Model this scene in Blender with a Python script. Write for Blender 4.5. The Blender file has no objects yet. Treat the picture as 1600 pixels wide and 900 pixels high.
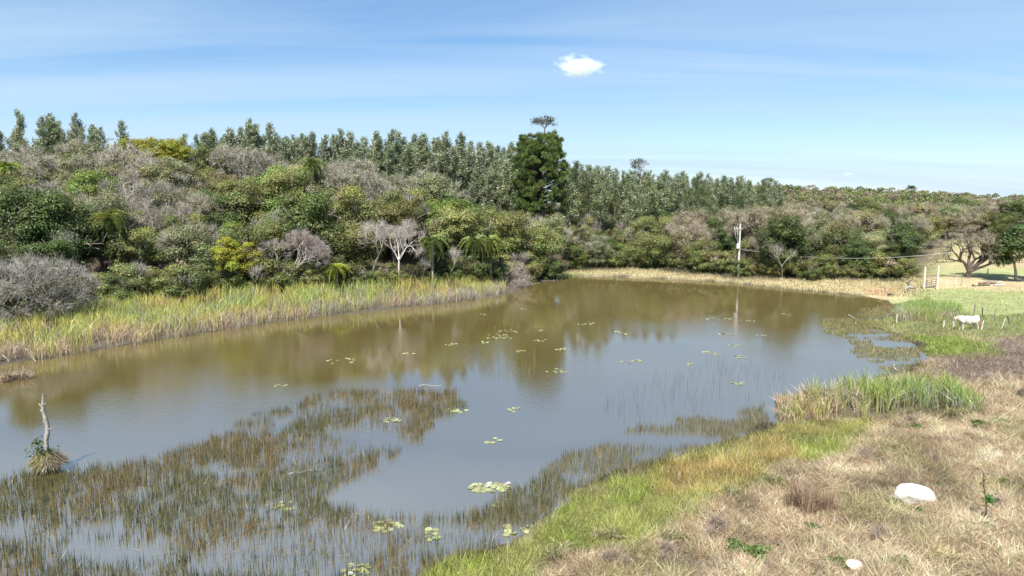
import bpy, math, random
import numpy as np
from mathutils import Vector

# ------------------------------------------------------------------ camera, world, sun, exposure
S = bpy.context.scene
COL = S.collection
H = 13.25; F = 1067.0
PITCH = math.atan(136 / F)
cam_d = bpy.data.cameras.new('camera'); cam = bpy.data.objects.new('camera', cam_d); COL.objects.link(cam)
cam.location = (0, 0, H); cam.rotation_euler = (math.pi / 2 - PITCH, 0, 0)
cam_d.sensor_width = 36; cam_d.lens = 36 * F / 1600; cam_d.clip_start = 0.5; cam_d.clip_end = 20000
S.camera = cam
S.view_settings.view_transform = 'Standard'; S.view_settings.look = 'None'
S.view_settings.exposure = 0.72; S.view_settings.gamma = 1
S.cycles.max_bounces = 10; S.cycles.diffuse_bounces = 3; S.cycles.glossy_bounces = 3
S.cycles.transmission_bounces = 3; S.cycles.volume_bounces = 10; S.cycles.transparent_max_bounces = 8
S.cycles.caustics_reflective = False; S.cycles.caustics_refractive = False

SUN = Vector((-0.18, -0.52, 0.86)).normalized()
elev = math.asin(SUN.z); azim = math.atan2(SUN.x, SUN.y)
sd = bpy.data.lights.new('sun', 'SUN'); sd.energy = 5.0; sd.angle = math.radians(0.55); sd.color = (1.0, 0.95, 0.87)
so = bpy.data.objects.new('sun', sd); COL.objects.link(so); so.rotation_euler = SUN.to_track_quat('Z', 'Y').to_euler(); so.location = (0, -20, 60)

W_ = bpy.data.worlds.new('World'); S.world = W_; W_.use_nodes = True
nt = W_.node_tree; nt.nodes.clear()
def N(t, typ, **kw):
    n = t.nodes.new(typ)
    for k, v in kw.items(): setattr(n, k, v)
    return n
def inp(n, **kw):
    for k, v in kw.items(): n.inputs[k.replace('_', ' ')].default_value = v
    return n
out = N(nt, 'ShaderNodeOutputWorld'); bg = N(nt, 'ShaderNodeBackground'); bg.inputs['Strength'].default_value = 0.087
sky = N(nt, 'ShaderNodeTexSky', sky_type='NISHITA'); sky.sun_disc = False
sky.sun_elevation = elev; sky.sun_rotation = azim; sky.altitude = 700; sky.air_density = 1.0; sky.dust_density = 0.3; sky.ozone_density = 2.6
tc = N(nt, 'ShaderNodeTexCoord')
# cirrus: project the direction on a high plane and stretch the noise along one heading
sep = N(nt, 'ShaderNodeSeparateXYZ'); nt.links.new(tc.outputs['Generated'], sep.inputs[0])
mz = N(nt, 'ShaderNodeMath', operation='MAXIMUM'); mz.inputs[1].default_value = 0.0; nt.links.new(sep.outputs['Z'], mz.inputs[0])
az_ = N(nt, 'ShaderNodeMath', operation='ADD'); az_.inputs[1].default_value = 0.12; nt.links.new(mz.outputs[0], az_.inputs[0])
dx_ = N(nt, 'ShaderNodeMath', operation='DIVIDE'); nt.links.new(sep.outputs['X'], dx_.inputs[0]); nt.links.new(az_.outputs[0], dx_.inputs[1])
dy_ = N(nt, 'ShaderNodeMath', operation='DIVIDE'); nt.links.new(sep.outputs['Y'], dy_.inputs[0]); nt.links.new(az_.outputs[0], dy_.inputs[1])
cmb = N(nt, 'ShaderNodeCombineXYZ'); nt.links.new(dx_.outputs[0], cmb.inputs[0]); nt.links.new(dy_.outputs[0], cmb.inputs[1])
mp = N(nt, 'ShaderNodeMapping'); mp.inputs['Rotation'].default_value = (0, 0, math.radians(6)); mp.inputs['Scale'].default_value = (0.16, 1.1, 1)
nt.links.new(cmb.outputs[0], mp.inputs[0])
ns = N(nt, 'ShaderNodeTexNoise'); inp(ns, Scale=1.1, Detail=6.0, Roughness=0.52, Distortion=0.5); nt.links.new(mp.outputs[0], ns.inputs['Vector'])
cr = N(nt, 'ShaderNodeMapRange'); cr.inputs['From Min'].default_value = 0.40; cr.inputs['From Max'].default_value = 0.66; cr.inputs['To Min'].default_value = 0.0; cr.inputs['To Max'].default_value = 0.70
nt.links.new(ns.outputs['Fac'], cr.inputs['Value'])
mx = N(nt, 'ShaderNodeMix', data_type='RGBA'); mx.inputs['B'].default_value = (4.3, 5.6, 7.0, 1)
sat = N(nt, 'ShaderNodeHueSaturation'); sat.inputs['Saturation'].default_value = 1.22; sat.inputs['Value'].default_value = 1.12; nt.links.new(sky.outputs[0], sat.inputs['Color']); nt.links.new(sat.outputs[0], mx.inputs['A']); 
lo = N(nt, 'ShaderNodeMapRange'); lo.inputs['From Min'].default_value = 0.0; lo.inputs['From Max'].default_value = 0.17; lo.inputs['To Min'].default_value = 0.70; lo.inputs['To Max'].default_value = 0.12
nt.links.new(mz.outputs[0], lo.inputs['Value']); mxx = N(nt, 'ShaderNodeMath', operation='SUBTRACT'); mxx.inputs[0].default_value = 1.0
i1 = N(nt, 'ShaderNodeMath', operation='SUBTRACT'); i1.inputs[0].default_value = 1.0; nt.links.new(lo.outputs[0], i1.inputs[1]); i2 = N(nt, 'ShaderNodeMath', operation='SUBTRACT'); i2.inputs[0].default_value = 1.0; nt.links.new(cr.outputs[0], i2.inputs[1])
i3 = N(nt, 'ShaderNodeMath', operation='MULTIPLY'); nt.links.new(i1.outputs[0], i3.inputs[0]); nt.links.new(i2.outputs[0], i3.inputs[1]); nt.links.new(i3.outputs[0], mxx.inputs[1])
nt.links.new(mxx.outputs[0], mx.inputs['Factor'])
nt.links.new(mx.outputs['Result'], bg.inputs['Color']); nt.links.new(bg.outputs[0], out.inputs[0])

# ------------------------------------------------------------------ helpers
rng = np.random.default_rng(7)
cp, sp_ = math.cos(PITCH), math.sin(PITCH)
def W(px, py, z=0.0):
    """where the ground at height z lies for a spot measured in the 1600x900 photograph"""
    dx = (px - 800) / F; dy = (450 - py) / F
    d = np.array([dx, cp + dy * sp_, -sp_ + dy * cp]); t = (z - H) / d[2]
    return float(d[0] * t), float(d[1] * t)
def proj(x, y, z):
    zc = y * cp - (z - H) * sp_; yc = y * sp_ + (z - H) * cp
    return 800 + F * x / zc, 450 - F * yc / zc
def AZ(px, D): return ((px - 800) / F * D * 1.0, D)

_perm = np.random.default_rng(3).random((256, 256))
def vnoise(x, y):
    xi = np.floor(x).astype(int); yi = np.floor(y).astype(int); fx = x - xi; fy = y - yi
    fx = fx * fx * (3 - 2 * fx); fy = fy * fy * (3 - 2 * fy)
    a = _perm[xi & 255, yi & 255]; b = _perm[(xi + 1) & 255, yi & 255]; c = _perm[xi & 255, (yi + 1) & 255]; d = _perm[(xi + 1) & 255, (yi + 1) & 255]
    return (a * (1 - fx) + b * fx) * (1 - fy) + (c * (1 - fx) + d * fx) * fy
def fbm(x, y, s, o=4):
    r = 0; a = 0.5; x = np.asarray(x, float) / s; y = np.asarray(y, float) / s; t = 0
    for i in range(o): r = r + a * vnoise(x + 17.3 * i, y + 5.1 * i); t += a; a *= 0.5; x = x * 2.03; y = y * 2.03
    return r / t
def sstep(a, b, x): t = np.clip((x - a) / (b - a), 0, 1); return t * t * (3 - 2 * t)

def sdist(x, y, poly):
    """signed distance to a polygon, negative inside"""
    x = np.asarray(x, float); y = np.asarray(y, float); P = np.array(poly); Q = np.roll(P, -1, 0)
    d2 = np.full(x.shape, 1e18); ins = np.zeros(x.shape, bool)
    for (ax, ay), (bx, by) in zip(P, Q):
        ex, ey = bx - ax, by - ay; L = ex * ex + ey * ey + 1e-12
        t = np.clip(((x - ax) * ex + (y - ay) * ey) / L, 0, 1)
        d2 = np.minimum(d2, (x - ax - t * ex) ** 2 + (y - ay - t * ey) ** 2)
        c = (ay > y) != (by > y)
        if ey != 0: ins ^= c & (x < (bx - ax) * (y - ay) / ey + ax)
    d = np.sqrt(d2); return np.where(ins, -d, d)
def PX(*pts): return [W(a, b) for a, b in pts]

LAKE = [(-90, 30), (-75, 52)] + PX((0, 570), (65, 562), (130, 550), (220, 535), (300, 522), (400, 507), (500, 494), (580, 487), (640, 480), (720, 470), (785, 462),
    (815, 450), (850, 440), (875, 435), (900, 431), (1000, 434), (1080, 438), (1150, 443), (1220, 450), (1290, 457), (1345, 462), (1385, 470), (1400, 480), (1385, 497), (1345, 505),
    (1400, 520), (1438, 538), (1445, 560), (1425, 580), (1380, 590), (1320, 598), (1260, 612), (1222, 640), (1195, 668), (1150, 690), (1090, 708), (1020, 728), (960, 745),
    (905, 768), (880, 795), (835, 820), (800, 848), (740, 872), (670, 893), (600, 930), (500, 1010)) + [(-12, 12), (-30, 4), (-90, 0)]

ctl = [AZ(p, d) + (z,) for p, d, z in [
    (-200, 60, .3), (-100, 76, .8), (0, 74, .7), (200, 82, .7), (500, 90, .7), (700, 95, .7), (800, 104, .7), (860, 118, .7),
    (-200, 132, 12), (0, 132, 11.8), (250, 134, 14.6), (400, 128, 11), (550, 124, 8.5), (700, 128, 6.5), (800, 130, 1.8), (870, 137, .8),
    (0, 100, 6.0), (250, 106, 6.5), (500, 108, 4), (700, 112, 3.0), (250, 88, 1.6), (500, 94, 1.4), (0, 80, 1.4), (700, 99, 1.2), (-200, 170, 14),
    (0, 165, 16.5), (200, 165, 15.5), (300, 170, 12.6), (450, 172, 12), (600, 175, 11), (700, 175, 11), (800, 172, 9.5), (850, 165, 4),
    (0, 220, 16), (300, 230, 12), (600, 230, 9), (800, 220, 6), (900, 190, 3), (1000, 200, 3), (1100, 220, 3.5), (1200, 240, 4.5),
    (880, 150, 1.5), (1000, 150, .8), (1100, 150, .8), (1200, 150, 1.0), (-300, 220, 15), (-300, 330, 14), (300, 350, 12), (700, 350, 9),
    (1200, 300, 9), (1200, 450, 15), (1100, 350, 10), (1000, 350, 9), (1400, 150, 1.2), (1400, 250, 4), (1400, 350, 8), (1400, 500, 13),
    (1600, 130, 1.2), (1560, 180, 3.2), (1600, 220, 4), (1600, 260, 4.5), (1600, 400, 6.5), (1600, 520, 7.5), (1200, 650, 8), (1600, 720, -6), (1400, 720, -4), (1000, 650, 4), (600, 650, 0), (-100, 650, 0), (1900, 520, 4), (1900, 250, 3), (1900, 150, 1.5),
    (1300, 100, .3), (1500, 70, .35), (1600, 100, .7), (1500, 105, .6), (1550, 130, .9), (1430, 115, .4), (1300, 115, .25), (1150, 118, .25), (1000, 126, .35),
    (500, 60, 0), (800, 60, 0), (1000, 90, 0), (300, 40, 0), (1200, 60, .05), (1500, 40, .4), (1500, 25, .55), (800, 15, 0), (1000, 25, .2), (0, 50, 0), (-300, 40, 0), (1900, 60, .8)]]
ctl = np.array(ctl)
def _tk(r2): return 0.5 * r2 * np.log(r2 + 1e-6)
def _tps():
    n = len(ctl); xy = ctl[:, :2] / 100
    K = _tk(((xy[:, None] - xy[None]) ** 2).sum(-1)) + 0.002 * np.eye(n)
    A = np.zeros((n + 3, n + 3)); A[:n, :n] = K; A[:n, n] = 1; A[:n, n + 1:] = xy; A[n, :n] = 1; A[n + 1:, :n] = xy.T
    return np.linalg.solve(A, np.concatenate([ctl[:, 2], [0, 0, 0]])), xy
_tw, _txy = _tps()
def height(x, y):
    x = np.asarray(x, float); y = np.asarray(y, float); sh = x.shape; x = x.ravel(); y = y.ravel()
    n = len(_txy); z = np.full(x.shape, _tw[n]) + _tw[n + 1] * x / 100 + _tw[n + 2] * y / 100
    for i in range(n): z += _tw[i] * _tk((x / 100 - _txy[i, 0]) ** 2 + (y / 100 - _txy[i, 1]) ** 2)
    D = np.hypot(x, y)
    far = sstep(560, 900, D); z = z * (1 - far) - 26 * far
    z = np.maximum(z, 0) * (1 - far) + z * far
    d = sdist(x, y, LAKE) + (fbm(x, y, 2.2, 3) - .5) * 1.6
    z = z * sstep(0.0, 9, d)
    bank = sstep(95, 112, y) * sstep(7, 16, x) * 0.55
    z += np.where(d > 0, (0.10 + bank) * (1 - np.exp(-d / 1.6)) + 0.02, -0.35 * (1 - np.exp(d / 1.8)))
    z += np.where(d > 0, (fbm(x, y, 3.1, 3) - .5) * 0.35 * sstep(1, 6, d) + np.where(y < 62, (fbm(x, y, .9, 2) - .5) * .22 * sstep(.5, 3, d), 0), 0)
    return z.reshape(sh)
def Hz(x, y): return float(height(np.array([x]), np.array([y]))[0])
def G(px, py):
    z = 0.2
    for _ in range(6): x, y = W(px, py, z); z = max(Hz(x, y), 0)
    return x, y, z

def mesh(name, V, polys, mats, col=None, midx=None, smooth=False):
    """V (n,3); polys: list of index arrays (m,k)"""
    me = bpy.data.meshes.new(name); V = np.ascontiguousarray(V, np.float32)
    me.vertices.add(len(V)); me.vertices.foreach_set('co', V.ravel())
    sizes = np.concatenate([np.full(len(p), p.shape[1], np.int32) for p in polys]); loops = np.concatenate([p.ravel() for p in polys]).astype(np.int32)
    me.loops.add(len(loops)); me.loops.foreach_set('vertex_index', loops)
    me.polygons.add(len(sizes)); st = np.concatenate([[0], np.cumsum(sizes)[:-1]]).astype(np.int32); me.polygons.foreach_set('loop_start', st)
    if midx is not None: me.polygons.foreach_set('material_index', np.asarray(midx, np.int32))
    me.polygons.foreach_set('use_smooth', np.full(len(sizes), smooth))
    for m in mats: me.materials.append(m)
    if col is not None:
        a = me.color_attributes.new('Col', 'FLOAT_COLOR', 'POINT'); c = np.ones((len(V), 4), np.float32); c[:, :3] = col; a.data.foreach_set('color', c.ravel())
    me.update(calc_edges=True); return me

class MB:
    """gathers pieces of one mesh"""
    def __init__(s): s.V = []; s.P = []; s.C = []; s.M = []; s.n = 0
    def add(s, V, polys, col, m=0):
        V = np.asarray(V, float); s.V.append(V); c = np.empty((len(V), 3)); c[:] = col; s.C.append(c)
        for p in polys: s.P.append(np.asarray(p) + s.n); s.M.append(np.full(len(p), m))
        s.n += len(V); return s
    def mesh(s, name, mats, smooth=False):
        # group by polygon size keeps foreach_set simple
        return mesh(name, np.concatenate(s.V), s.P, mats, np.concatenate(s.C), np.concatenate(s.M), smooth)
def link(name, me, parent=None, loc=None, rot=None, scale=None):
    o = bpy.data.objects.new(name, me); COL.objects.link(o)
    if parent: o.parent = parent
    if loc is not None: o.location = loc
    if rot is not None: o.rotation_euler = rot
    if scale is not None: o.scale = scale
    return o
def tag(o, label, cat, group=None, kind=None):
    if label: o['label'] = label
    if cat: o['category'] = cat
    if group: o['group'] = group
    if kind: o['kind'] = kind
    return o
def thing(name, label, cat, loc=(0, 0, 0), rz=0, group=None, scale=1):
    o = link(name, None, None, loc, (0, 0, rz), (scale,) * 3); return tag(o, label, cat, group)

def nrm(v): return v / (np.linalg.norm(v, axis=-1, keepdims=True) + 1e-9)
def rdir(r, n): return nrm(r.normal(size=(n, 3)))
def tubes(p0, p1, r0, r1, k=5):
    """open prisms for n segments"""
    p0, p1 = np.asarray(p0, float), np.asarray(p1, float); r0 = np.asarray(r0, float).reshape(-1, 1, 1); r1 = np.asarray(r1, float).reshape(-1, 1, 1)
    d = nrm(p1 - p0); a = np.where(np.abs(d[:, 2:3]) > .9, [[1., 0, 0]], [[0, 0, 1.]]); u = nrm(np.cross(d, a)); v = np.cross(d, u)
    t = np.arange(k) * 2 * math.pi / k; ring = np.cos(t)[None, :, None] * u[:, None] + np.sin(t)[None, :, None] * v[:, None]
    V = np.concatenate([p0[:, None] + ring * r0, p1[:, None] + ring * r1], 1).reshape(-1, 3); n = len(p0)
    b = (np.arange(n) * 2 * k)[:, None]; i = np.arange(k)[None]; j = (i + 1) % k
    return V, [np.stack([b + i, b + j, b + k + j, b + k + i], -1).reshape(-1, 4)]
def leaves(c, nrmv, size, aspect, r):
    """rhombic leaves at c facing nrmv"""
    n = len(c); u = nrm(np.cross(nrmv, rdir(r, n))); v = np.cross(nrmv, u); s = np.asarray(size).reshape(-1, 1)
    V = np.stack([c - u * s, c + v * s * aspect, c + u * s, c - v * s * aspect], 1).reshape(-1, 3)
    return V, [np.arange(4 * n).reshape(n, 4)]
def blades(base, h, w, lean, r, segs=1, droop=0.3):
    """grass blades: 1 = triangle, 2 = quad plus triangle bending over"""
    n = len(base); a = r.random(n) * 2 * math.pi; u = np.stack([np.cos(a), np.sin(a), np.zeros(n)], 1)
    b = r.random(n) * 2 * math.pi; l = np.stack([np.cos(b), np.sin(b), np.zeros(n)], 1) * (np.asarray(lean) * h)[:, None]
    w = np.asarray(w)[:, None] * .5 * np.ones((n, 1)); up = np.array([[0, 0, 1.]])
    if segs == 1:
        V = np.stack([base - u * w, base + u * w, base + l + up * h[:, None]], 1).reshape(-1, 3); return V, [np.arange(3 * n).reshape(n, 3)]
    m = base + l * .35 + up * h[:, None] * .6; t = base + l * (1 + droop) + up * h[:, None]
    V = np.stack([base - u * w, base + u * w, m + u * w * .85, m - u * w * .85, t], 1).reshape(-1, 3); b5 = (np.arange(n) * 5)[:, None]
    return V, [b5 + np.array([[0, 1, 2, 3]]), b5 + np.array([[3, 2, 4]])]
def rep(c, k): return np.repeat(c, k, 0)
def vary(r, n, base, v=.2, h=.08):
    c = np.array(base)[None] * (1 + (r.random((n, 1)) - .5) * 2 * v) * (1 + (r.random((n, 3)) - .5) * 2 * h); return np.clip(c, 0.003, .95)

# ------------------------------------------------------------------ materials
def mat(name): m = bpy.data.materials.new(name); m.use_nodes = True; m.node_tree.nodes.clear(); return m, m.node_tree
def L(t, a, b): t.links.new(a, b)
def leaf_mat(name, transl=.3, rnd=.20, hue=.014, gloss=.025):
    m, t = mat(name); o = N(t, 'ShaderNodeOutputMaterial'); a = N(t, 'ShaderNodeAttribute', attribute_name='Col'); oi = N(t, 'ShaderNodeObjectInfo')
    mul = N(t, 'ShaderNodeMix', data_type='RGBA', blend_type='MULTIPLY'); mul.inputs['Factor'].default_value = 1
    L(t, a.outputs['Color'], mul.inputs['A']); L(t, oi.outputs['Color'], mul.inputs['B'])
    hs = N(t, 'ShaderNodeHueSaturation'); L(t, mul.outputs['Result'], hs.inputs['Color'])
    r1 = N(t, 'ShaderNodeMapRange'); r1.inputs['To Min'].default_value = 1 - rnd; r1.inputs['To Max'].default_value = 1 + rnd; L(t, oi.outputs['Random'], r1.inputs[0]); L(t, r1.outputs[0], hs.inputs['Value'])
    wn = N(t, 'ShaderNodeTexWhiteNoise', noise_dimensions='1D'); L(t, oi.outputs['Random'], wn.inputs['W'])
    r2 = N(t, 'ShaderNodeMapRange'); r2.inputs['To Min'].default_value = .5 - hue; r2.inputs['To Max'].default_value = .5 + hue; L(t, wn.outputs['Value'], r2.inputs[0]); L(t, r2.outputs[0], hs.inputs['Hue'])
    df = N(t, 'ShaderNodeBsdfDiffuse'); tr = N(t, 'ShaderNodeBsdfTranslucent'); gl = N(t, 'ShaderNodeBsdfGlossy'); gl.inputs['Roughness'].default_value = .45
    for s in (df, tr): L(t, hs.outputs[0], s.inputs['Color'])
    m1 = N(t, 'ShaderNodeMixShader'); m1.inputs[0].default_value = transl; L(t, df.outputs[0], m1.inputs[1]); L(t, tr.outputs[0], m1.inputs[2])
    m2 = N(t, 'ShaderNodeMixShader'); m2.inputs[0].default_value = gloss; L(t, m1.outputs[0], m2.inputs[1]); L(t, gl.outputs[0], m2.inputs[2]); L(t, m2.outputs[0], o.inputs[0]); return m
def surf_mat(name, scale=6.0, amt=.35, rough=.85, bump=.3, bs=20.0, dist=.03):
    m, t = mat(name); o = N(t, 'ShaderNodeOutputMaterial'); p = N(t, 'ShaderNodeBsdfPrincipled'); a = N(t, 'ShaderNodeAttribute', attribute_name='Col'); c = N(t, 'ShaderNodeTexCoord')
    n = N(t, 'ShaderNodeTexNoise'); inp(n, Scale=scale, Detail=5.0); L(t, c.outputs['Object'], n.inputs['Vector'])
    r = N(t, 'ShaderNodeMapRange'); r.inputs['From Min'].default_value = .3; r.inputs['From Max'].default_value = .7; r.inputs['To Min'].default_value = 1 - amt; r.inputs['To Max'].default_value = 1 + amt; L(t, n.outputs['Fac'], r.inputs[0])
    x = N(t, 'ShaderNodeVectorMath', operation='SCALE'); L(t, a.outputs['Color'], x.inputs[0]); L(t, r.outputs[0], x.inputs['Scale']); L(t, x.outputs[0], p.inputs['Base Color'])
    p.inputs['Roughness'].default_value = rough
    n2 = N(t, 'ShaderNodeTexNoise'); inp(n2, Scale=bs, Detail=4.0); L(t, c.outputs['Object'], n2.inputs['Vector'])
    b = N(t, 'ShaderNodeBump'); inp(b, Strength=bump, Distance=dist); L(t, n2.outputs['Fac'], b.inputs['Height']); L(t, b.outputs[0], p.inputs['Normal'])
    L(t, p.outputs[0], o.inputs[0]); return m
M_leaf = leaf_mat('foliage'); M_euc = leaf_mat('eucalyptus_leaf', .25, .18, .015, .12); M_grass = leaf_mat('grass_blade', .3, 0, 0, .05)
M_pad = leaf_mat('lily_leaf', .1, .15, .02, .10); M_bark = surf_mat('bark', 9.0, .4, .9, .5, 14.0); M_twig = leaf_mat('twig', .0, .15, .01, .0)
M_rock = surf_mat('chalky_stone', 2.2, .16, .9, .8, 5.0, .08); M_wood = surf_mat('weathered_wood', 12.0, .3, .85, .4, 30.0); M_conc = surf_mat('concrete', 4.0, .1, .8, .2, 30.0, .01)
M_hide = surf_mat('hide', 5.0, .07, .6, .1, 30.0, .005); M_metal = surf_mat('painted_metal', 3.0, .05, .4, .0)
M_petal = surf_mat('petal', 3.0, .03, .6, .0)
def ground_mat():
    m, t = mat('ground'); o = N(t, 'ShaderNodeOutputMaterial'); p = N(t, 'ShaderNodeBsdfPrincipled'); a = N(t, 'ShaderNodeAttribute', attribute_name='Col'); c = N(t, 'ShaderNodeTexCoord')
    mulv = None
    for sc, lo, hi in ((.35, .8, 1.15), (2.5, .75, 1.25), (11.0, .7, 1.3), (45.0, .7, 1.3)):
        n = N(t, 'ShaderNodeTexNoise'); inp(n, Scale=sc, Detail=4.0, Roughness=.65); L(t, c.outputs['Object'], n.inputs['Vector'])
        r = N(t, 'ShaderNodeMapRange'); r.inputs['From Min'].default_value = .3; r.inputs['From Max'].default_value = .7; r.inputs['To Min'].default_value = lo; r.inputs['To Max'].default_value = hi; L(t, n.outputs['Fac'], r.inputs[0])
        if mulv is None: mulv = r.outputs[0]
        else:
            k = N(t, 'ShaderNodeMath', operation='MULTIPLY'); L(t, mulv, k.inputs[0]); L(t, r.outputs[0], k.inputs[1]); mulv = k.outputs[0]
    x = N(t, 'ShaderNodeVectorMath', operation='SCALE'); L(t, a.outputs['Color'], x.inputs[0]); L(t, mulv, x.inputs['Scale']); L(t, x.outputs[0], p.inputs['Base Color']); p.inputs['Roughness'].default_value = .95
    n2 = N(t, 'ShaderNodeTexNoise'); inp(n2, Scale=6.0, Detail=8.0, Roughness=.7); L(t, c.outputs['Object'], n2.inputs['Vector'])
    b = N(t, 'ShaderNodeBump'); inp(b, Strength=.8, Distance=.12); L(t, n2.outputs['Fac'], b.inputs['Height']); L(t, b.outputs[0], p.inputs['Normal']); L(t, p.outputs[0], o.inputs[0]); return m
M_ground = ground_mat()
def water_mat():
    m, t = mat('pond_water'); o = N(t, 'ShaderNodeOutputMaterial'); c = N(t, 'ShaderNodeTexCoord')
    dif = N(t, 'ShaderNodeBsdfDiffuse'); gl = N(t, 'ShaderNodeBsdfGlossy'); gl.inputs['Roughness'].default_value = .02; gl.inputs['Color'].default_value = (1, 1, 1, 1)
    # silt: brown, a little greener in drifts
    n = N(t, 'ShaderNodeTexNoise'); inp(n, Scale=.05, Detail=3.0); L(t, c.outputs['Object'], n.inputs['Vector'])
    mc = N(t, 'ShaderNodeMix', data_type='RGBA'); mc.inputs['A'].default_value = (.11, .085, .03, 1); mc.inputs['B'].default_value = (.13, .10, .038, 1); L(t, n.outputs['Fac'], mc.inputs['Factor']); L(t, mc.outputs['Result'], dif.inputs['Color'])
    mp = N(t, 'ShaderNodeMapping'); mp.inputs['Scale'].default_value = (.7, 1.3, 1); L(t, c.outputs['Object'], mp.inputs[0])
    w1 = N(t, 'ShaderNodeTexNoise'); inp(w1, Scale=3.0, Detail=4.0, Roughness=.6); L(t, mp.outputs[0], w1.inputs['Vector'])
    pt = N(t, 'ShaderNodeTexNoise'); inp(pt, Scale=.06, Detail=2.0); L(t, c.outputs['Object'], pt.inputs['Vector'])
    pr = N(t, 'ShaderNodeMapRange'); pr.inputs['From Min'].default_value = .42; pr.inputs['From Max'].default_value = .62; pr.inputs['To Min'].default_value = .10; pr.inputs['To Max'].default_value = .55; L(t, pt.outputs['Fac'], pr.inputs[0])
    b = N(t, 'ShaderNodeBump'); inp(b, Distance=.022); L(t, pr.outputs[0], b.inputs['Strength']); L(t, w1.outputs['Fac'], b.inputs['Height']); L(t, b.outputs[0], gl.inputs['Normal'])
    fr = N(t, 'ShaderNodeFresnel'); fr.inputs['IOR'].default_value = 6.6; L(t, b.outputs[0], fr.inputs['Normal'])
    ms = N(t, 'ShaderNodeMixShader'); L(t, fr.outputs[0], ms.inputs[0]); L(t, dif.outputs[0], ms.inputs[1]); L(t, gl.outputs[0], ms.inputs[2]); L(t, ms.outputs[0], o.inputs[0]); return m
M_water = water_mat()

# ------------------------------------------------------------------ ground cover zones (colour that belongs to what grows there)
Z_LEFTREED = [(-72, 50)] + PX((0, 566), (130, 548), (300, 520), (500, 492), (640, 478), (780, 461), (790, 455), (740, 453), (600, 459), (420, 467), (250, 477), (120, 490), (0, 503)) + [(-76, 60)]
Z_REED1 = PX((1208, 662), (1205, 640), (1240, 618), (1300, 612), (1390, 612), (1460, 618), (1520, 630), (1525, 662), (1460, 668), (1380, 664), (1300, 664), (1240, 668))
Z_REED2 = PX((1385, 503), (1400, 488), (1440, 486), (1500, 488), (1512, 500), (1480, 512), (1430, 508))
Z_GREEN = PX((560, 960), (700, 885), (800, 845), (880, 780), (960, 740), (1090, 700), (1200, 664), (1330, 668), (1370, 690), (1320, 720), (1230, 735), (1100, 790), (1050, 840), (970, 868), (900, 862), (850, 885), (800, 920), (700, 1010))
Z_ORANGE = PX((1000, 745), (1100, 715), (1230, 672), (1340, 676), (1320, 705), (1220, 735), (1120, 775), (1040, 770))
Z_BRIGHT = [PX((840, 800), (930, 770), (1040, 775), (1020, 830), (930, 850), (850, 840)), PX((1230, 690), (1330, 675), (1340, 705), (1260, 730)), PX((1400, 528), (1480, 528), (1560, 545), (1540, 560), (1450, 560))]
Z_DEAD = PX((1450, 560), (1500, 545), (1620, 535), (1640, 590), (1540, 600), (1470, 592))
Z_MARSHR = [PX((1285, 500), (1340, 490), (1400, 505), (1440, 540), (1450, 575), (1400, 590), (1370, 575), (1330, 550), (1330, 535), (1290, 515))]
Z_PAST = PX((1400, 480), (1460, 462), (1640, 470), (1700, 560), (1560, 540), (1480, 525), (1400, 520))
Z_BANK = PX((860, 428), (900, 415), (1100, 420), (1300, 428), (1480, 440), (1700, 452), (1700, 470), (1470, 458), (1400, 472), (1290, 458), (1150, 444), (1000, 435))
Z_LEFTF = [(-140, 54), (-76, 60)] + PX((0, 503), (120, 490), (250, 477), (420, 467), (600, 459), (740, 453), (860, 434)) + [AZ(870, 124), AZ(1000, 125), AZ(1150, 112.5), AZ(1250, 108), AZ(1420, 105), AZ(1450, 112), AZ(1482, 172), AZ(1650, 176), AZ(2000, 190), (900, 700), (-700, 700)]
Z_SOIL = PX((1345, 461), (1352, 455), (1392, 456), (1395, 461), (1370, 463))
C_DRY = np.array((.48, .375, .24)); C_GREEN = np.array((.25, .30, .06)); C_ORG = np.array((.40, .30, .11)); C_BRI = np.array((.25, .31, .06)); C_DEAD = np.array((.30, .225, .18)); C_PAST = np.array((.30, .32, .13)); C_TAN = np.array((.44, .36, .20)); C_FLOOR = np.array((.075, .058, .035)); C_MUD = np.array((.10, .085, .06))
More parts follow.
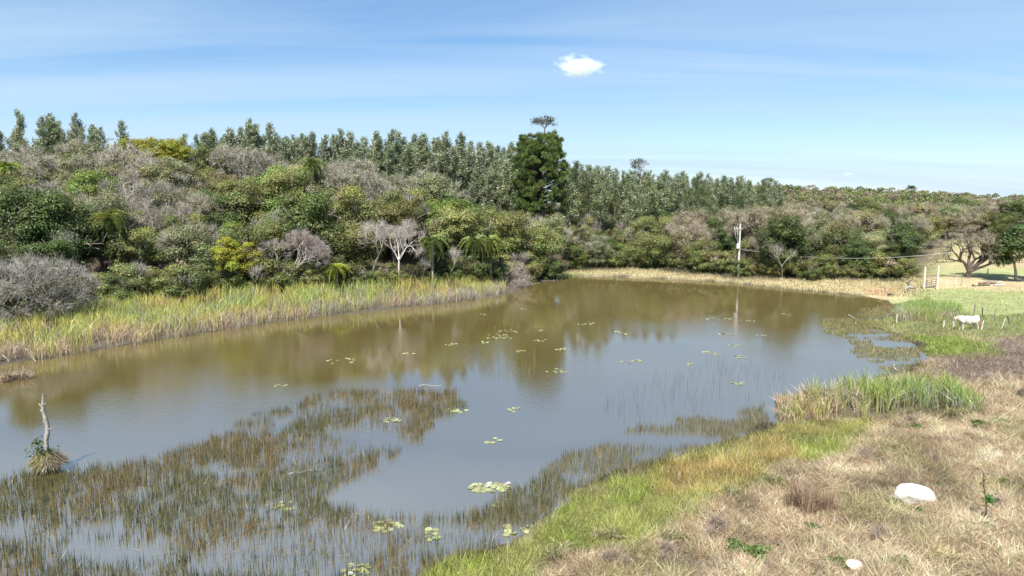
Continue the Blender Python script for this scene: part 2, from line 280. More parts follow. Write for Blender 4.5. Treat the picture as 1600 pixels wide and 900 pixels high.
def zone_colour(x, y, jig=1.6):
    jx = (fbm(x, y, 2.4, 3) - .5) * 2 * jig; jy = (fbm(x + 90, y + 40, 2.4, 3) - .5) * 2 * jig; X = x + jx; Y = y + jy
    c = np.empty(x.shape + (3,)); c[:] = C_DRY
    def mixin(poly, col, soft=1.0, k=1.0):
        nonlocal c
        w = (1 - sstep(-soft, soft, sdist(X, Y, poly)))[..., None] * k; c = c * (1 - w) + col * w
    far = sstep(58, 75, y)[..., None]; c = c * (1 - far) + C_PAST * 1.05 * far
    mixin(Z_PAST, C_PAST, 3); mixin(Z_BANK, C_TAN, 2); mixin(Z_DEAD, C_DEAD, 1.5); mixin(Z_GREEN, C_GREEN, .9); mixin(Z_ORANGE, C_ORG, 1.2)
    for z in Z_BRIGHT: mixin(z, C_BRI, 1.0)
    m1 = (fbm(x + 3, y + 71, 1.7, 4) - .5)[..., None] * 2.6; nearm = (1 - sstep(45, 60, y))[..., None]
    c = c * (1 + nearm * np.clip(m1, -1, 1) * np.array((.34, .36, .40)))
    m2 = sstep(.50, .62, fbm(x - 40, y + 15, 2.6, 4))[..., None] * (1 - sstep(-1, .5, sdist(X, Y, Z_GREEN)))[..., None] * .55; c = c * (1 - m2) + np.array((.36, .35, .13)) * m2
    n = fbm(x + 31, y - 12, 5.0, 4); patch = sstep(.56, .68, n)[..., None] * (y < 60)[..., None] * .5 * (1 - (1 - sstep(-1, 1, sdist(x, y, Z_GREEN)))[..., None]); c = c * (1 - patch) + np.array((.27, .26, .10)) * patch
    mixin(Z_REED1, np.array((.20, .18, .09)), .5); mixin(Z_REED2, np.array((.22, .25, .09)), .8)
    mixin(Z_SOIL, np.array((.50, .33, .20)), .6)
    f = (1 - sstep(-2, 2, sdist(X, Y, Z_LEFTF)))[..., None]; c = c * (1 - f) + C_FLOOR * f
    mixin(Z_LEFTREED, C_MUD, 1)
    fp = (1 - sstep(-6, 6, sdist(X, Y, [AZ(1470, 120), AZ(1700, 120), AZ(1700, 178), AZ(1540, 176), AZ(1480, 160)])))[..., None]; c = c * (1 - fp) + np.array((.40, .33, .17)) * fp
    d = sdist(x, y, LAKE); w = (1 - sstep(-.2, .5, d + jx * .5 - np.where((y > 45) & (x < 9), 2.5, 0)))[..., None]; c = c * (1 - w) + C_MUD * w
    return c

def grid_axis(lo, mid0, mid1, hi, s, g):
    m = list(np.arange(mid0, mid1, s)); a = mid1; st = s
    while a < hi: m.append(a); st *= g; a += st
    m.append(hi); a = mid0; st = s; l = []
    while a > lo: st *= g; a -= st; l.append(max(a, lo))
    return np.array(sorted(set(l)) + m)
gx = grid_axis(-6000, -40, 44, 6000, .30, 1.05); gy = grid_axis(-300, 18, 50, 9000, .28, 1.03)
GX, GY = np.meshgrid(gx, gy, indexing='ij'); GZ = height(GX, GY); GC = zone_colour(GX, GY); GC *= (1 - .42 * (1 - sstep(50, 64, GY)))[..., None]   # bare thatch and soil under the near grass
nx, ny = GX.shape; idx = np.arange(nx * ny).reshape(nx, ny)
q = np.stack([idx[:-1, :-1], idx[1:, :-1], idx[1:, 1:], idx[:-1, 1:]], -1).reshape(-1, 4)
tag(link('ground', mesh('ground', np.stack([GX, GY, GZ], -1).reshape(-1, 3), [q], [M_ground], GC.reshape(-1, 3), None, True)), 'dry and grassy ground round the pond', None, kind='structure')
wx = np.linspace(-95, 60, 60); wy = np.linspace(-5, 125, 50); WX, WY = np.meshgrid(wx, wy, indexing='ij'); i2 = np.arange(WX.size).reshape(WX.shape)
tag(link('pond_water', mesh('pond_water', np.stack([WX, WY, WX * 0], -1).reshape(-1, 3), [np.stack([i2[:-1, :-1], i2[1:, :-1], i2[1:, 1:], i2[:-1, 1:]], -1).reshape(-1, 4)], [M_water], (.1, .1, .1), None, True)), 'brown pond water', None, kind='structure')

# ------------------------------------------------------------------ tree builders (each gives trunk mesh, crown mesh)
def branch_set(r, h, forks=4, spread=.5, r0=.16, trunk=.35, levels=3, lean=(0, 0), up=.25, wig=.12):
    P0 = []; P1 = []; R0 = []; R1 = []; LV = []; tips = []
    def grow(p, d, length, rad, lv, nseg):
        for s in range(nseg):
            q = p + d * length / nseg; ra = rad * (1 - .35 * s / nseg); rb = rad * (1 - .35 * (s + 1) / nseg)
            P0.append(p); P1.append(q); R0.append(ra); R1.append(rb); LV.append(lv); p = q
            d = nrm(d + r.normal(size=3) * wig + np.array([0, 0, up * .12]))
            if lv < levels and s >= nseg // 2 and lv > 0 and r.random() < .75: kid(p, d, length * .7, rb * .6, lv + 1)
        if lv < levels:
            for _ in range(forks if lv == 0 else r.integers(2, 4)): kid(p, d, length, rad * .62, lv + 1)
        else: tips.append((p, d))
    def kid(p, d, length, rad, lv):
        a = r.normal(size=3); a -= d * a.dot(d); a = nrm(a); nd = nrm(d * (1 - spread) + a * spread * (1.0 + r.random() * .6) + np.array([0, 0, up]))
        L0 = h * (1 - trunk) * (.52, .36, .24, .16)[min(lv - 1, 3)] * (.8 + .4 * r.random()); grow(p, nd, L0, max(rad, .012), lv, 3 if lv < 3 else 2)
    grow(np.zeros(3), nrm(np.array([lean[0], lean[1], 1.])), h * trunk, r0, 0, 4)
    return np.array(P0), np.array(P1), np.array(R0), np.array(R1), np.array(LV), tips
def clumpy(r, n, centre, R, flat, nclump, lsize, col, bottom=-.35, rc=.36, v=.30, shell=(.35, 1.12), aspect=.55):
    """leaf-sized faces in clumps over a lumpy crown, with gaps"""
    d = rdir(r, nclump * 3); d = d[d[:, 2] > bottom][:nclump]; k = len(d)
    c = d * np.array([1, 1, flat]) * R * (.36 + .62 * r.random((k, 1)) ** .8); rr = R * rc * (.5 + .95 * r.random(k))
    cc = vary(r, k, col, v, .10); w = rr ** 2; who = r.choice(k, n, p=w / w.sum()); dd = rdir(r, n); dd[:, 2] = np.abs(dd[:, 2]) * np.where(r.random(n) < .75, 1, -1); dd = nrm(dd)
    pos = centre + c[who] + dd * np.array([1, 1, .75]) * (rr[who] * (shell[0] + (shell[1] - shell[0]) * r.random(n)))[:, None]
    nv = nrm(dd + rdir(r, n) * .55 + np.array([0, 0, .35])); lc = cc[who] * (1 + (r.random((n, 1)) - .5) * .36)
    V, P = leaves(pos, nv, lsize * (.6 + .8 * r.random(n)), aspect, r); return V, P, rep(np.clip(lc, .003, .9), 4)
def twigs(r, tips, n, ln, w, col, spread=.9):
    tp = np.array([t[0] for t in tips]); td = np.array([t[1] for t in tips]); k = r.integers(0, len(tp), n)
    d = nrm(td[k] + rdir(r, n) * spread + np.array([0, 0, .25])); p = tp[k] + rdir(r, n) * ln * .35; l = ln * (.4 + r.random(n)); a = nrm(np.cross(d, rdir(r, n)))
    e = p + d * l[:, None]; V = np.stack([p - a * w, p + a * w, e], 1).reshape(-1, 3); return V, [np.arange(3 * n).reshape(n, 3)], rep(vary(r, n, col, .3, .04), 3)
GREY = (.34, .29, .25); DARKB = (.13, .10, .075)
def make_broad(seed, h, R, flat, n, col, bark=(.22, .19, .16), lsize=.17, nclump=34, low=-.35, dry=0, dcol=(.30, .25, .19), rc=.34, v=.30):
    r = np.random.default_rng(seed); P0, P1, R0, R1, LV, tips = branch_set(r, h * .92, 4, .5, .13 + h * .012, .36, 3)
    tr = MB(); k = LV <= 1; V, P = tubes(P0[k], P1[k], R0[k], R1[k], 6); tr.add(V, P, bark); cr = MB(); k = LV > 1; V, P = tubes(P0[k], P1[k], R0[k], R1[k], 3); cr.add(V, P, bark, 1)
    V, P, C = clumpy(r, n, np.array([0, 0, h - R * flat * .98]), R, flat, nclump, lsize, col, low, rc, v); cr.add(V, P, C, 0)
    if dry: V, P, C = twigs(r, tips, dry, .8, .014, dcol); cr.add(V, P, C, 1)
    return tr.mesh('trunk', [M_bark]), cr.mesh('crown', [M_leaf, M_twig])
def make_bare(seed, h, spread=.5, r0=.16, trunk=.35, n=5000, bark=GREY, tw=(.46, .42, .36), leafn=0, lcol=(.2, .2, .08), lean=(0, 0), forks=4, up=.25, tl=.75, w=.013):
    r = np.random.default_rng(seed); P0, P1, R0, R1, LV, tips = branch_set(r, h, forks, spread, r0, trunk, 4, lean, up, .16)
    tr = MB(); k = LV <= 2; V, P = tubes(P0[k], P1[k], R0[k], R1[k], 6); tr.add(V, P, bark); cr = MB(); k = LV > 2; V, P = tubes(P0[k], P1[k], R0[k] * .9, R1[k] * .9, 3); cr.add(V, P, np.array(bark) * 1.02, 1)
    V, P, C = twigs(r, tips, n, tl, w, tw); cr.add(V, P, C, 1)
    if leafn:
        tp = np.array([t[0] for t in tips]); c = tp[r.integers(0, len(tp), leafn)] + r.normal(size=(leafn, 3)) * .5; V, P = leaves(c, rdir(r, leafn), .10 + .12 * r.random(leafn), .5, r); cr.add(V, P, rep(vary(r, leafn, lcol, .35), 4), 0)
    return tr.mesh('trunk', [M_bark]), cr.mesh('crown', [M_leaf, M_twig])
def make_euc(seed, h=19, bare=.42, R=2.0, n=5200, lean=.13, col=(.165, .20, .085), wind=.9):
    r = np.random.default_rng(seed); z = np.linspace(0, h * .97, 10); x = lean * z * (z / h); sway = np.cumsum(r.normal(size=(10, 2)) * .06, 0)
    pts = np.stack([x + sway[:, 0], sway[:, 1], z], 1); rad = .15 * (1 - z / h * .85); tr = MB(); V, P = tubes(pts[:-1], pts[1:], rad[:-1], rad[1:], 6); tr.add(V, P, vary(r, 1, (.42, .36, .30), .15, .04)[0])
    cr = MB(); k = 34; f = bare + (1 - bare) * np.linspace(0, 1, k) ** .9; cz = f * h; prof = np.sin(np.clip((1 - f) / (1 - bare), 0, 1) ** .75 * math.pi * .62) * R + .25
    a = r.random(k) * 6.28; off = np.stack([np.cos(a), np.sin(a), np.zeros(k)], 1) * (prof * (.35 + .6 * r.random(k)))[:, None]; ctr = np.stack([np.interp(cz, z, pts[:, 0]), np.interp(cz, z, pts[:, 1]), cz], 1)
    c = ctr + off + np.array([wind * .5, 0, 0]) * (prof / R)[:, None]; V, P = tubes(ctr - np.array([0, 0, .9]), c, np.full(k, .035), np.full(k, .012), 3); cr.add(V, P, (.34, .30, .24), 1)
    # branch whorls lower down that have lost their leaves
    m = 16; az = h * (.25 + .3 * r.random(m)); b = r.random(m) * 6.28; s = np.stack([np.interp(az, z, pts[:, 0]), np.interp(az, z, pts[:, 1]), az], 1); e = s + np.stack([np.cos(b), np.sin(b), .5 + 0 * b], 1) * (.6 + .9 * r.random((m, 1))); V, P = tubes(s, e, np.full(m, .03), np.full(m, .008), 3); cr.add(V, P, (.34, .29, .24), 1)
    w = prof + .3; who = r.choice(k, n, p=w / w.sum()); u = np.clip(r.normal(size=(n, 3)), -1.5, 1.5) * np.array([.52, .42, .45]); u[:, 2] += (.3 + .9 * wind) * np.abs(u[:, 0]) * .8; u[:, 0] = np.where(u[:, 0] < 0, u[:, 0] * (1 - .4 * wind), u[:, 0] * (1 + .35 * wind)); u *= (.5 + .55 * prof[who] / R)[:, None]
    cc = vary(r, k, col, .22, .06); pale = r.random(n) < .28; lc = cc[who] * (1 + (r.random((n, 1)) - .5) * .5); lc[pale] = lc[pale] * np.array([1.6, 1.55, 1.55])
    pos = c[who] + u; d = nrm(np.array([.8, .1, .25]) + rdir(r, n) * .55); a2 = nrm(np.cross(d, rdir(r, n))); L_ = .20 + .22 * r.random((n, 1)); wd = .055
    V = np.stack([pos - d * L_, pos + a2 * wd, pos + d * L_, pos - a2 * wd], 1).reshape(-1, 3); cr.add(V, [np.arange(4 * n).reshape(n, 4)], rep(np.clip(lc, .003, .8), 4), 0)
    return tr.mesh('trunk', [M_bark]), cr.mesh('crown', [M_euc, M_twig])
def make_pine(seed, h=24.4, R=6.0):
    r = np.random.default_rng(seed); tr = MB(); z = np.linspace(0, h * .95, 12); pts = np.stack([np.sin(z * .13) * .5, z * 0, z], 1); V, P = tubes(pts[:-1], pts[1:], .42 * (1 - z[:-1] / h * .85), .42 * (1 - z[1:] / h * .85), 8); tr.add(V, P, (.12, .085, .06))
    cr = MB(); k = 620; f = .12 + .88 * r.random(k) ** .62; a = r.random(k) * 6.28
    prof = np.where(f > .45, np.sqrt(np.clip(1 - (np.clip(f - .45, 0, 1) / .61) ** 3.6, 0, 1)), .6 + .4 * (f / .45)) * R; prof = np.where(f < .35, prof * .72, prof)
    rad = prof * (.40 + .60 * r.random(k) ** .35); c = np.stack([np.cos(a) * rad, np.sin(a) * rad, f * h + r.normal(size=k) * .5], 1); s = np.stack([0 * a, 0 * a, np.clip(f * h - 1.2 - rad * .18, 1, h)], 1)
    mid = (s + c) / 2 + np.array([0, 0, -.35]); V, P = tubes(np.concatenate([s, mid]), np.concatenate([mid, c]), np.r_[np.full(k, .08), np.full(k, .05)], np.r_[np.full(k, .05), np.full(k, .02)], 4); cr.add(V, P, (.13, .10, .075), 1)
    keep = (f > .36) | (r.random(k) < .55); c = c[keep]; f = f[keep]; k = len(c); n = 90000; who = r.integers(0, k, n); dd = rdir(r, n); dd[:, 2] = np.abs(dd[:, 2]) - .25; dd = nrm(dd); rr = .42 + .5 * r.random(k)
    pos = c[who] + dd * (rr[who] * (.35 + .65 * r.random(n)))[:, None] * np.array([1.0, 1.0, 1.0]); cc = vary(r, k, (.17, .215, .06), .34, .08); d = nrm(dd * .6 + np.array([0, 0, .7]) + rdir(r, n) * .35); a2 = nrm(np.cross(d, rdir(r, n))); L_ = .34 * (.6 + .7 * r.random((n, 1)))
    V = np.stack([pos - d * L_ * .5 - a2 * .05, pos - d * L_ * .5 + a2 * .05, pos + d * L_], 1).reshape(-1, 3); cr.add(V, [np.arange(3 * n).reshape(n, 3)], rep(np.clip(cc[who] * (1 + (r.random((n, 1)) - .5) * .5), .003, .5), 3), 0)
    return tr.mesh('trunk', [M_bark]), cr.mesh('crown', [M_leaf, M_twig])
def make_umbrella(seed, h=24, bare=.8, col=(.11, .12, .09), R=2.6, n=1500):
    r = np.random.default_rng(seed); P0, P1, R0, R1, LV, tips = branch_set(r, h * (1 - bare) * 1.1, 4, .6, .14, .3, 3); up = np.array([0, 0, h * bare]); tr = MB(); z = np.linspace(0, h * bare, 7); pts = np.stack([np.sin(z * .3) * .3, 0 * z, z], 1)
    off = pts[-1]; V, P = tubes(pts[:-1], pts[1:], np.full(6, .30), np.full(6, .22), 6); tr.add(V, P, (.38, .33, .28)); cr = MB(); V, P = tubes(P0 + off, P1 + off, R0 * 1.5, R1 * 1.5, 3); cr.add(V, P, (.34, .30, .26), 1)
    tp = np.array([t[0] for t in tips]) + off; c = tp[(len(tp) * r.random(n) ** 1.6).astype(int)] + r.normal(size=(n, 3)) * np.array([.42, .42, .25]); V, P = leaves(c, rdir(r, n), .12 + .1 * r.random(n), .5, r); cr.add(V, P, rep(vary(r, n, col, .35), 4), 0)
    return tr.mesh('trunk', [M_bark]), cr.mesh('crown', [M_leaf, M_twig])
def make_frond(seed, ln=3.0, droop=1.0):
    r = np.random.default_rng(seed); t = np.linspace(0, 1, 9); X = ln * (t - .28 * t ** 2.4 * droop); Zz = ln * (.55 * t - .95 * t ** 2.1 * droop); pts = np.stack([X, 0 * t, Zz], 1); mb = MB(); V, P = tubes(pts[:-1], pts[1:], .03 * (1 - t[:-1] * .8), .03 * (1 - t[1:] * .8), 3); mb.add(V, P, (.20, .22, .07))
    n = 130; s = .12 + .88 * np.repeat(np.linspace(0, 1, n // 2), 2); side = np.tile([1, -1], n // 2); b = np.stack([np.interp(s, t, X), 0 * s, np.interp(s, t, Zz)], 1); l = .55 * np.sin(np.clip(s * 1.05, 0, 1) * 2.6 + .35)[:, None] + .12
    d = nrm(np.stack([.5 + 0 * s, side * 1.0, -.55 + r.normal(size=n) * .4], 1)); e = b + d * l; w = np.array([.06, 0, 0]); V = np.stack([b - w, b + w, e], 1).reshape(-1, 3); mb.add(V, [np.arange(3 * n).reshape(n, 3)], rep(vary(r, n, (.23, .28, .09), .3), 3)); return mb.mesh('frond', [M_leaf])

SP = {}
def fam(seed, k, h, R, flat, n, col, **kw): return [make_broad(seed + i, h * (.9 + .2 * (i % 3) / 2), R * (1.08 - .08 * (i % 3)), flat, n, np.array(col) * (.92 + .08 * (i % 3)), lsize=.108, **kw) for i in range(k)]
SP['olive'] = fam(100, 4, 8.2, 3.4, .98, 20000, (.205, .225, .075), nclump=50, low=-.9)
SP['dark'] = fam(110, 3, 8.0, 3.2, 1.02, 22000, (.105, .145, .045), nclump=54, low=-.9)
SP['bright'] = fam(120, 2, 7.6, 3.1, 1.0, 20000, (.195, .265, .06), nclump=50, low=-.9)
SP['grey'] = fam(130, 3, 8.0, 3.4, .96, 13000, (.255, .265, .13), dry=2500, dcol=(.40, .37, .29), nclump=46, low=-.9)
SP['russet'] = fam(140, 3, 8.0, 3.3, .98, 14000, (.26, .235, .11), dry=2500, dcol=(.38, .33, .25), nclump=46, low=-.9)
SP['bare'] = [make_bare(150 + i, 7.2, .5, .15, .3, 7500, leafn=1600, lcol=(.22, .22, .11)) for i in range(4)]
SP['shrub'] = [make_broad(160 + i, 3.6, 2.1, .95, 8000, (.135, .155, .055), lsize=.10, nclump=34, low=-.95) for i in range(3)]
SP['yellow'] = [make_broad(170, 11.0, 6.9, .55, 30000, (.33, .335, .045), nclump=130, rc=.15, lsize=.15, low=-.4, v=.12)]
SP['flower'] = [make_broad(171, 9.0, 3.4, 1.0, 16000, (.42, .41, .055), nclump=50, rc=.24, lsize=.12, low=-.8)]
SP['tawny'] = fam(200, 3, 9.5, 3.9, .98, 14000, (.34, .30, .18), dry=6000, dcol=(.46, .40, .31), nclump=56, low=-.9)
SP['euc'] = [make_euc(180 + i, 19, .20 + .09 * (i % 3), 1.6 + .25 * (i % 4), lean=.08 + .03 * (i % 4)) for i in range(8)]
SP['euc2'] = [make_euc(190 + i, 20, .44, 2.2, 3600, .03, (.17, .205, .08), .2) for i in range(4)]

# ------------------------------------------------------------------ placing trees: list first, drop what nothing shows of, then link
PL = []   # (kind, x, y, z, scale(s), rz, crown radius, crown z, height, tint)
EXT = {'olive': (3.4, 8.2), 'dark': (3.2, 8), 'bright': (3.1, 7.6), 'grey': (3.4, 8), 'russet': (3.3, 8), 'bare': (3.2, 7.6), 'shrub': (2.2, 3.8), 'yellow': (6.9, 11), 'flower': (3.5, 9), 'euc': (1.7, 19), 'euc2': (1.9, 20), 'tawny': (3.9, 9.5)}
def add(kind, x, y, s=1.0, sz=None, tint=(1, 1, 1), must=False, zone='', rz=None):
    PL.append(dict(k=kind, x=x, y=y, z=0, s=s, sz=sz or s, rz=rng.random() * 6.28 if rz is None else rz, tint=tint, must=must, zone=zone))
def scatter(cells, sp, jitter=.42):
    x0, x1, y0, y1 = cells; xs = np.arange(x0, x1, sp); ys = np.arange(y0, y1, sp); X, Y = np.meshgrid(xs, ys); X = X + (np.arange(len(ys))[:, None] % 2) * sp * .5
    return (X + (rng.random(X.shape) - .5) * 2 * jitter * sp).ravel(), (Y + (rng.random(Y.shape) - .5) * 2 * jitter * sp).ravel()
def az_px(x, y): return 800 + F * x / y
# specials (photo column, distance)
def special(kind, px, D, s, sz=None, tint=(1, 1, 1), zone='', rz=None): x, y = AZ(px, D); add(kind, x, y, s, sz, tint, True, zone, rz)
special('yellow', 250, 134, 1.0, 1.0, zone='yellowcrest')
special('flower', 367, 89, .85, zone='flowering')
# left hill woods
X, Y = scatter((-125, 14, 66, 150), 5.3)
fd = -sdist(X, Y, Z_LEFTF); pz = az_px(X, Y); n1 = fbm(X, Y, 9, 2)
crest_lim = np.interp(pz, [-100, 0, 300, 550, 700, 800, 860, 900], [180, 180, 178, 168, 165, 152, 140, 128])
for x, y, d, p, nn in zip(X, Y, fd, pz, n1):
    if d < 1.0 or p > 872 or p < -90 or y > np.interp(p, [-100, 0, 300, 550, 700, 800, 860], [142, 142, 141, 134, 132, 133, 128]): continue
    if any(q['must'] and math.hypot(q['x'] - x, q['y'] - y) < (6.5 if q['k'] == 'yellow' else 4.0) * q['s'] for q in PL) or (190 < p < 310 and 122 < y < 133): continue
    if d < 9 and min(abs(p - 622) / 15, abs(p - 578) / 13, abs(p - 675) / 9, abs(p - 367) / 16, abs(p - 450) / 16, abs(p - 754) / 16) < 1: continue
    u = rng.random(); front = d < 9
    if front: k = 'dark' if u < .30 else 'olive' if u < .66 else 'grey' if u < .84 else 'bare' if u < .92 else 'bright'
    else: k = 'grey' if u < .28 else 'olive' if u < .60 else 'bare' if u < .72 else 'russet' if u < .80 else 'dark' if u < .90 else 'bright'
    if p > 690 and rng.random() < .35: k = 'bright' if rng.random() < .5 else 'olive'
    s = .85 + .55 * rng.random(); add(k, x, y, s, s * (.85 + .3 * rng.random()), zone='left')
# brush along the reeds
for p in np.arange(-40, 880, 15):
    D = np.interp(p, [0, 120, 250, 420, 600, 740, 860], [73, 78, 84.5, 90, 95, 99, 115]) + rng.normal() * 1.0 + 1.5; sm = .6 if min(abs(p - 622), abs(p - 578), abs(p - 675), abs(p - 754)) < 14 else 1; x, y = AZ(p + rng.normal() * 4, D); add('shrub', x, y, (.75 + .5 * rng.random()) * sm, zone='brush', tint=(1, 1, 1) if rng.random() < .6 else (1.5, 1.35, 1.3))
# eucalyptus plantation behind the crest
X, Y = scatter((-160, 12, 148, 226), 3.2, .3); pz = az_px(X, Y)
for x, y, p in zip(X, Y, pz):
    if p < -60 or p > 835: continue
    if p < 302 and min(abs(p - c) for c in (-8, 32, 68, 92, 118, 152, 196, 262, 282)) > 4.5: continue
    if y < np.interp(p, [0, 300, 600, 700, 835], [150, 152, 148, 146, 146]): continue
    s = .84 + .3 * rng.random(); s *= np.interp(p, [0, 200, 300, 500, 850], [.80, .76, .73, .76, .84]) * (.90 + .2 * rng.random()); add('euc', x, y, s * .98, s, zone='plantation', rz=rng.normal() * .35)
# eucalyptus behind the far bank
X, Y = scatter((4, 110, 136, 230), 4.6, .3); pz = az_px(X, Y)
for x, y, p in zip(X, Y, pz):
    if p < 885 or p > 1215: continue
    if y < np.interp(p, [880, 1000, 1215], [140, 150, 185]): continue
    s = (.76 + .3 * rng.random()) * np.interp(p, [880, 950, 1100, 1215], [.98, .92, .86, .72]); add('euc2', x, y, s, s, zone='bankeuc')
# understorey and dry trees between the far bank and the hill
X, Y = scatter((6, 160, 105, 235), 5.4); fd = -sdist(X, Y, Z_LEFTF); pz = az_px(X, Y)
for x, y, d, p in zip(X, Y, fd, pz):
    if d < (3.8 if p > 1130 else 1.5) or p < 885 or p > 1690: continue
    if p > 1440 and y < np.interp(p, [1440, 1470, 1490, 1700], [122, 142, 172, 180]): continue
    u = rng.random(); row = d < 12
    if p < 1000: k = 'bright' if u < .2 else 'olive' if u < .55 else 'dark' if u < .7 else 'grey'; s = .55 + .4 * rng.random()
    elif p < 1290: k = 'tawny' if u < .24 else 'dark' if u < .42 else 'olive' if u < .74 else 'grey' if u < .88 else 'russet'; s = .75 + .4 * rng.random()
    else: k = 'olive' if u < .36 else 'russet' if u < .46 else 'dark' if u < .66 else 'grey' if u < .95 else 'tawny'; s = .7 + .4 * rng.random()
    if row and p > 1150: s *= 1.05
    add(k, x, y, s, s * (.85 + .3 * rng.random()), zone='bank')
for p in [q_ for q_ in np.cumsum(rng.uniform(10, 34, 40)) + 880 if q_ < 1436]:
    x, y = AZ(p + rng.normal() * 4, np.interp(p, [880, 1000, 1150, 1250, 1440], [127, 127, 114, 109.5, 107]) + rng.normal() + 1); add('shrub', x, y, .5 + .75 * rng.random(), zone='bankbrush', tint=(1.1, 1.15, 1) if rng.random() < .6 else (1.7, 1.45, 1.4))
xs = np.array([p['x'] for p in PL]); ys = np.array([p['y'] for p in PL]); zs = height(xs, ys)
for p, z in zip(PL, zs): p['z'] = float(z)
RW, RH = 420, 230; cover = np.zeros((RH, RW)); yy, xx = np.mgrid[0:RH, 0:RW]; cxs = (xx + .5) * 4 - 40; cys = (yy + .5) * 4
# what lies behind the ground itself is not counted either
KEEP = []
for p in sorted(PL, key=lambda q: q['y']):
    R, h = EXT[p['k']]; R *= p['s']; h *= p['sz']; euc = p['k'].startswith('euc'); low = p['k'] in ('shrub', 'euc', 'euc2')
    u, vt = proj(p['x'], p['y'], p['z'] + h); _, vb = proj(p['x'], p['y'], p['z'] + (0 if low else .25 * h)); rp = F * R / p['y']; cy = (vt + vb) / 2; hy = (vb - vt) / 2
    e = ((cxs - u) / rp) ** 2 + ((cys - cy) / hy) ** 2 < 1; tot = e.sum()
    if tot == 0: continue
    vis = (1 - cover[e]).clip(0, 1).sum() / tot; lim = .10 if (p['y'] < 170 or euc) else .16
    if not p['must'] and (vis < lim or u < -55 or u > 1655): continue
    e2 = ((cxs - u) / rp) ** 2 + ((cys - cy) / hy) ** 2 < .8; cover[e2] += .45 if p['k'] in ('bare', 'euc', 'euc2') else .8; p['u'] = u; p['v'] = vt; p['vis'] = vis; KEEP.append(p)

KIND = {'olive': ('broadleaf_tree', 'olive green round-crowned tree'), 'dark': ('broadleaf_tree', 'dense dark green tree'), 'bright': ('broadleaf_tree', 'fresh green leafy tree'), 'grey': ('broadleaf_tree', 'greyish half-bare tree'), 'russet': ('dry_tree', 'brownish dry-season tree'),
        'bare': ('bare_tree', 'leafless grey tree'), 'shrub': ('shrub', 'dark low shrub'), 'yellow': ('broadleaf_tree', 'broad yellow-green crowned tree'), 'flower': ('broadleaf_tree', 'tree full of bright yellow blossom'), 'euc': ('eucalyptus_tree', 'slim wind-swept eucalyptus'),
        'euc2': ('eucalyptus_tree', 'straight pale-stemmed eucalyptus'), 'tawny': ('dry_tree', 'tawny twiggy dry tree')}
LMK = [(60, 'the big grey bush'), (160, 'the hanging palm'), (250, 'the yellow-crowned crest tree'), (367, 'the yellow-blossoming tree'), (450, 'the pale twiggy tree'), (560, 'the small hill palm'), (622, 'the white-trunked bare tree'), (690, 'the tall palm'), (760, 'the twin palms'), (845, 'the great pine'),
       (940, 'the far pond corner'), (1010, 'the tuft-topped eucalyptus'), (1080, 'the mid far bank'), (1153, 'the power pole'), (1230, 'the dark bank tree'), (1313, 'the silvery bush'), (1390, 'the black waterbird'), (1453, 'the wooden gate'), (1515, 'the gnarled bare tree'), (1585, 'the green paddock tree')]
def locus(p):
    u = p['u']; x, nm = min(LMK, key=lambda l: abs(l[0] - u)); side = 'left of' if u < x - 14 else 'right of' if u > x + 14 else 'behind'
    z = p['zone']; d = p['y']
    if z == 'left':
        t = -float(sdist(np.array([p['x']]), np.array([p['y']]), Z_LEFTF)[0]); row = 'in the front row' if t < 8 else 'low on the hill' if t < 16 else 'midway up the hill' if t < 27 else 'high on the hill'
    elif z == 'brush': row = 'at the reed edge'
    elif z == 'plantation': row = 'in the front rank' if d < 162 else 'in the middle ranks' if d < 180 else 'in the rear ranks'
    elif z == 'bankeuc': row = 'in the nearer rank' if d < 175 else 'in the farther rank'
    elif z == 'bankbrush': row = 'on the far bank edge'
    else: row = 'right behind the bank' if d < 138 else 'in the second row' if d < 160 else 'on the back slope' if d < 195 else 'up the back slope'
    return row, side, nm
cnt = {}
for p in KEEP:
    row, side, nm = locus(p); nmk, desc = KIND[p['k']]
    size = '' if p['k'] in ('yellow', 'flower') else ('tall ' if p['sz'] > 1.02 else 'small ' if p['sz'] < .8 else '')
    if p['k'] == 'shrub' and p['tint'][0] > 1.15: desc = 'pale dry shrub'
    if p['zone'] == 'yellowcrest': lab = 'broad yellow-green domed tree on the crest of the left hill'
    elif p['zone'] == 'flowering': lab = 'tree full of bright yellow blossom above the left reeds'
    else: lab = f'{size}{desc} {row}, {side} {nm}'.replace(', behind ', ' beside ').replace('brownish dry-season', 'brownish').replace('straight pale-stemmed', 'pale-stemmed').replace('olive green round-crowned', 'olive round-crowned')
    cnt.setdefault(lab, []).append(p); p['lab'] = lab
for lab, ps in cnt.items():
    if len(ps) == 2:
        a, b = sorted(ps, key=lambda q: q['u'])
        if abs(a['u'] - b['u']) > 8: a['lab'] = lab + ', left one'; b['lab'] = lab + ', right one'
    elif len(ps) == 3:
        a, b, c = sorted(ps, key=lambda q: q['u']); a['lab'] = lab + ', leftmost'; b['lab'] = lab + ', middle one'; c['lab'] = lab + ', rightmost'
GRP = {'left': 'trees on the wooded left hill', 'brush': 'shrubs at the foot of the left wood', 'plantation': 'eucalyptus plantation behind the hill', 'bankeuc': 'eucalyptus behind the far bank', 'bank': 'trees behind the far bank', 'bankbrush': 'shrubs along the far bank'}
def plant(trunk, crown, name, lab, cat, loc, rz, sc, tint, group=None):
    t = thing(name, lab, cat, loc, rz, group); t.scale = sc
    a = link('trunk', trunk, t); b = link('crown', crown, t); b.color = tuple(tint) + (1,); return t
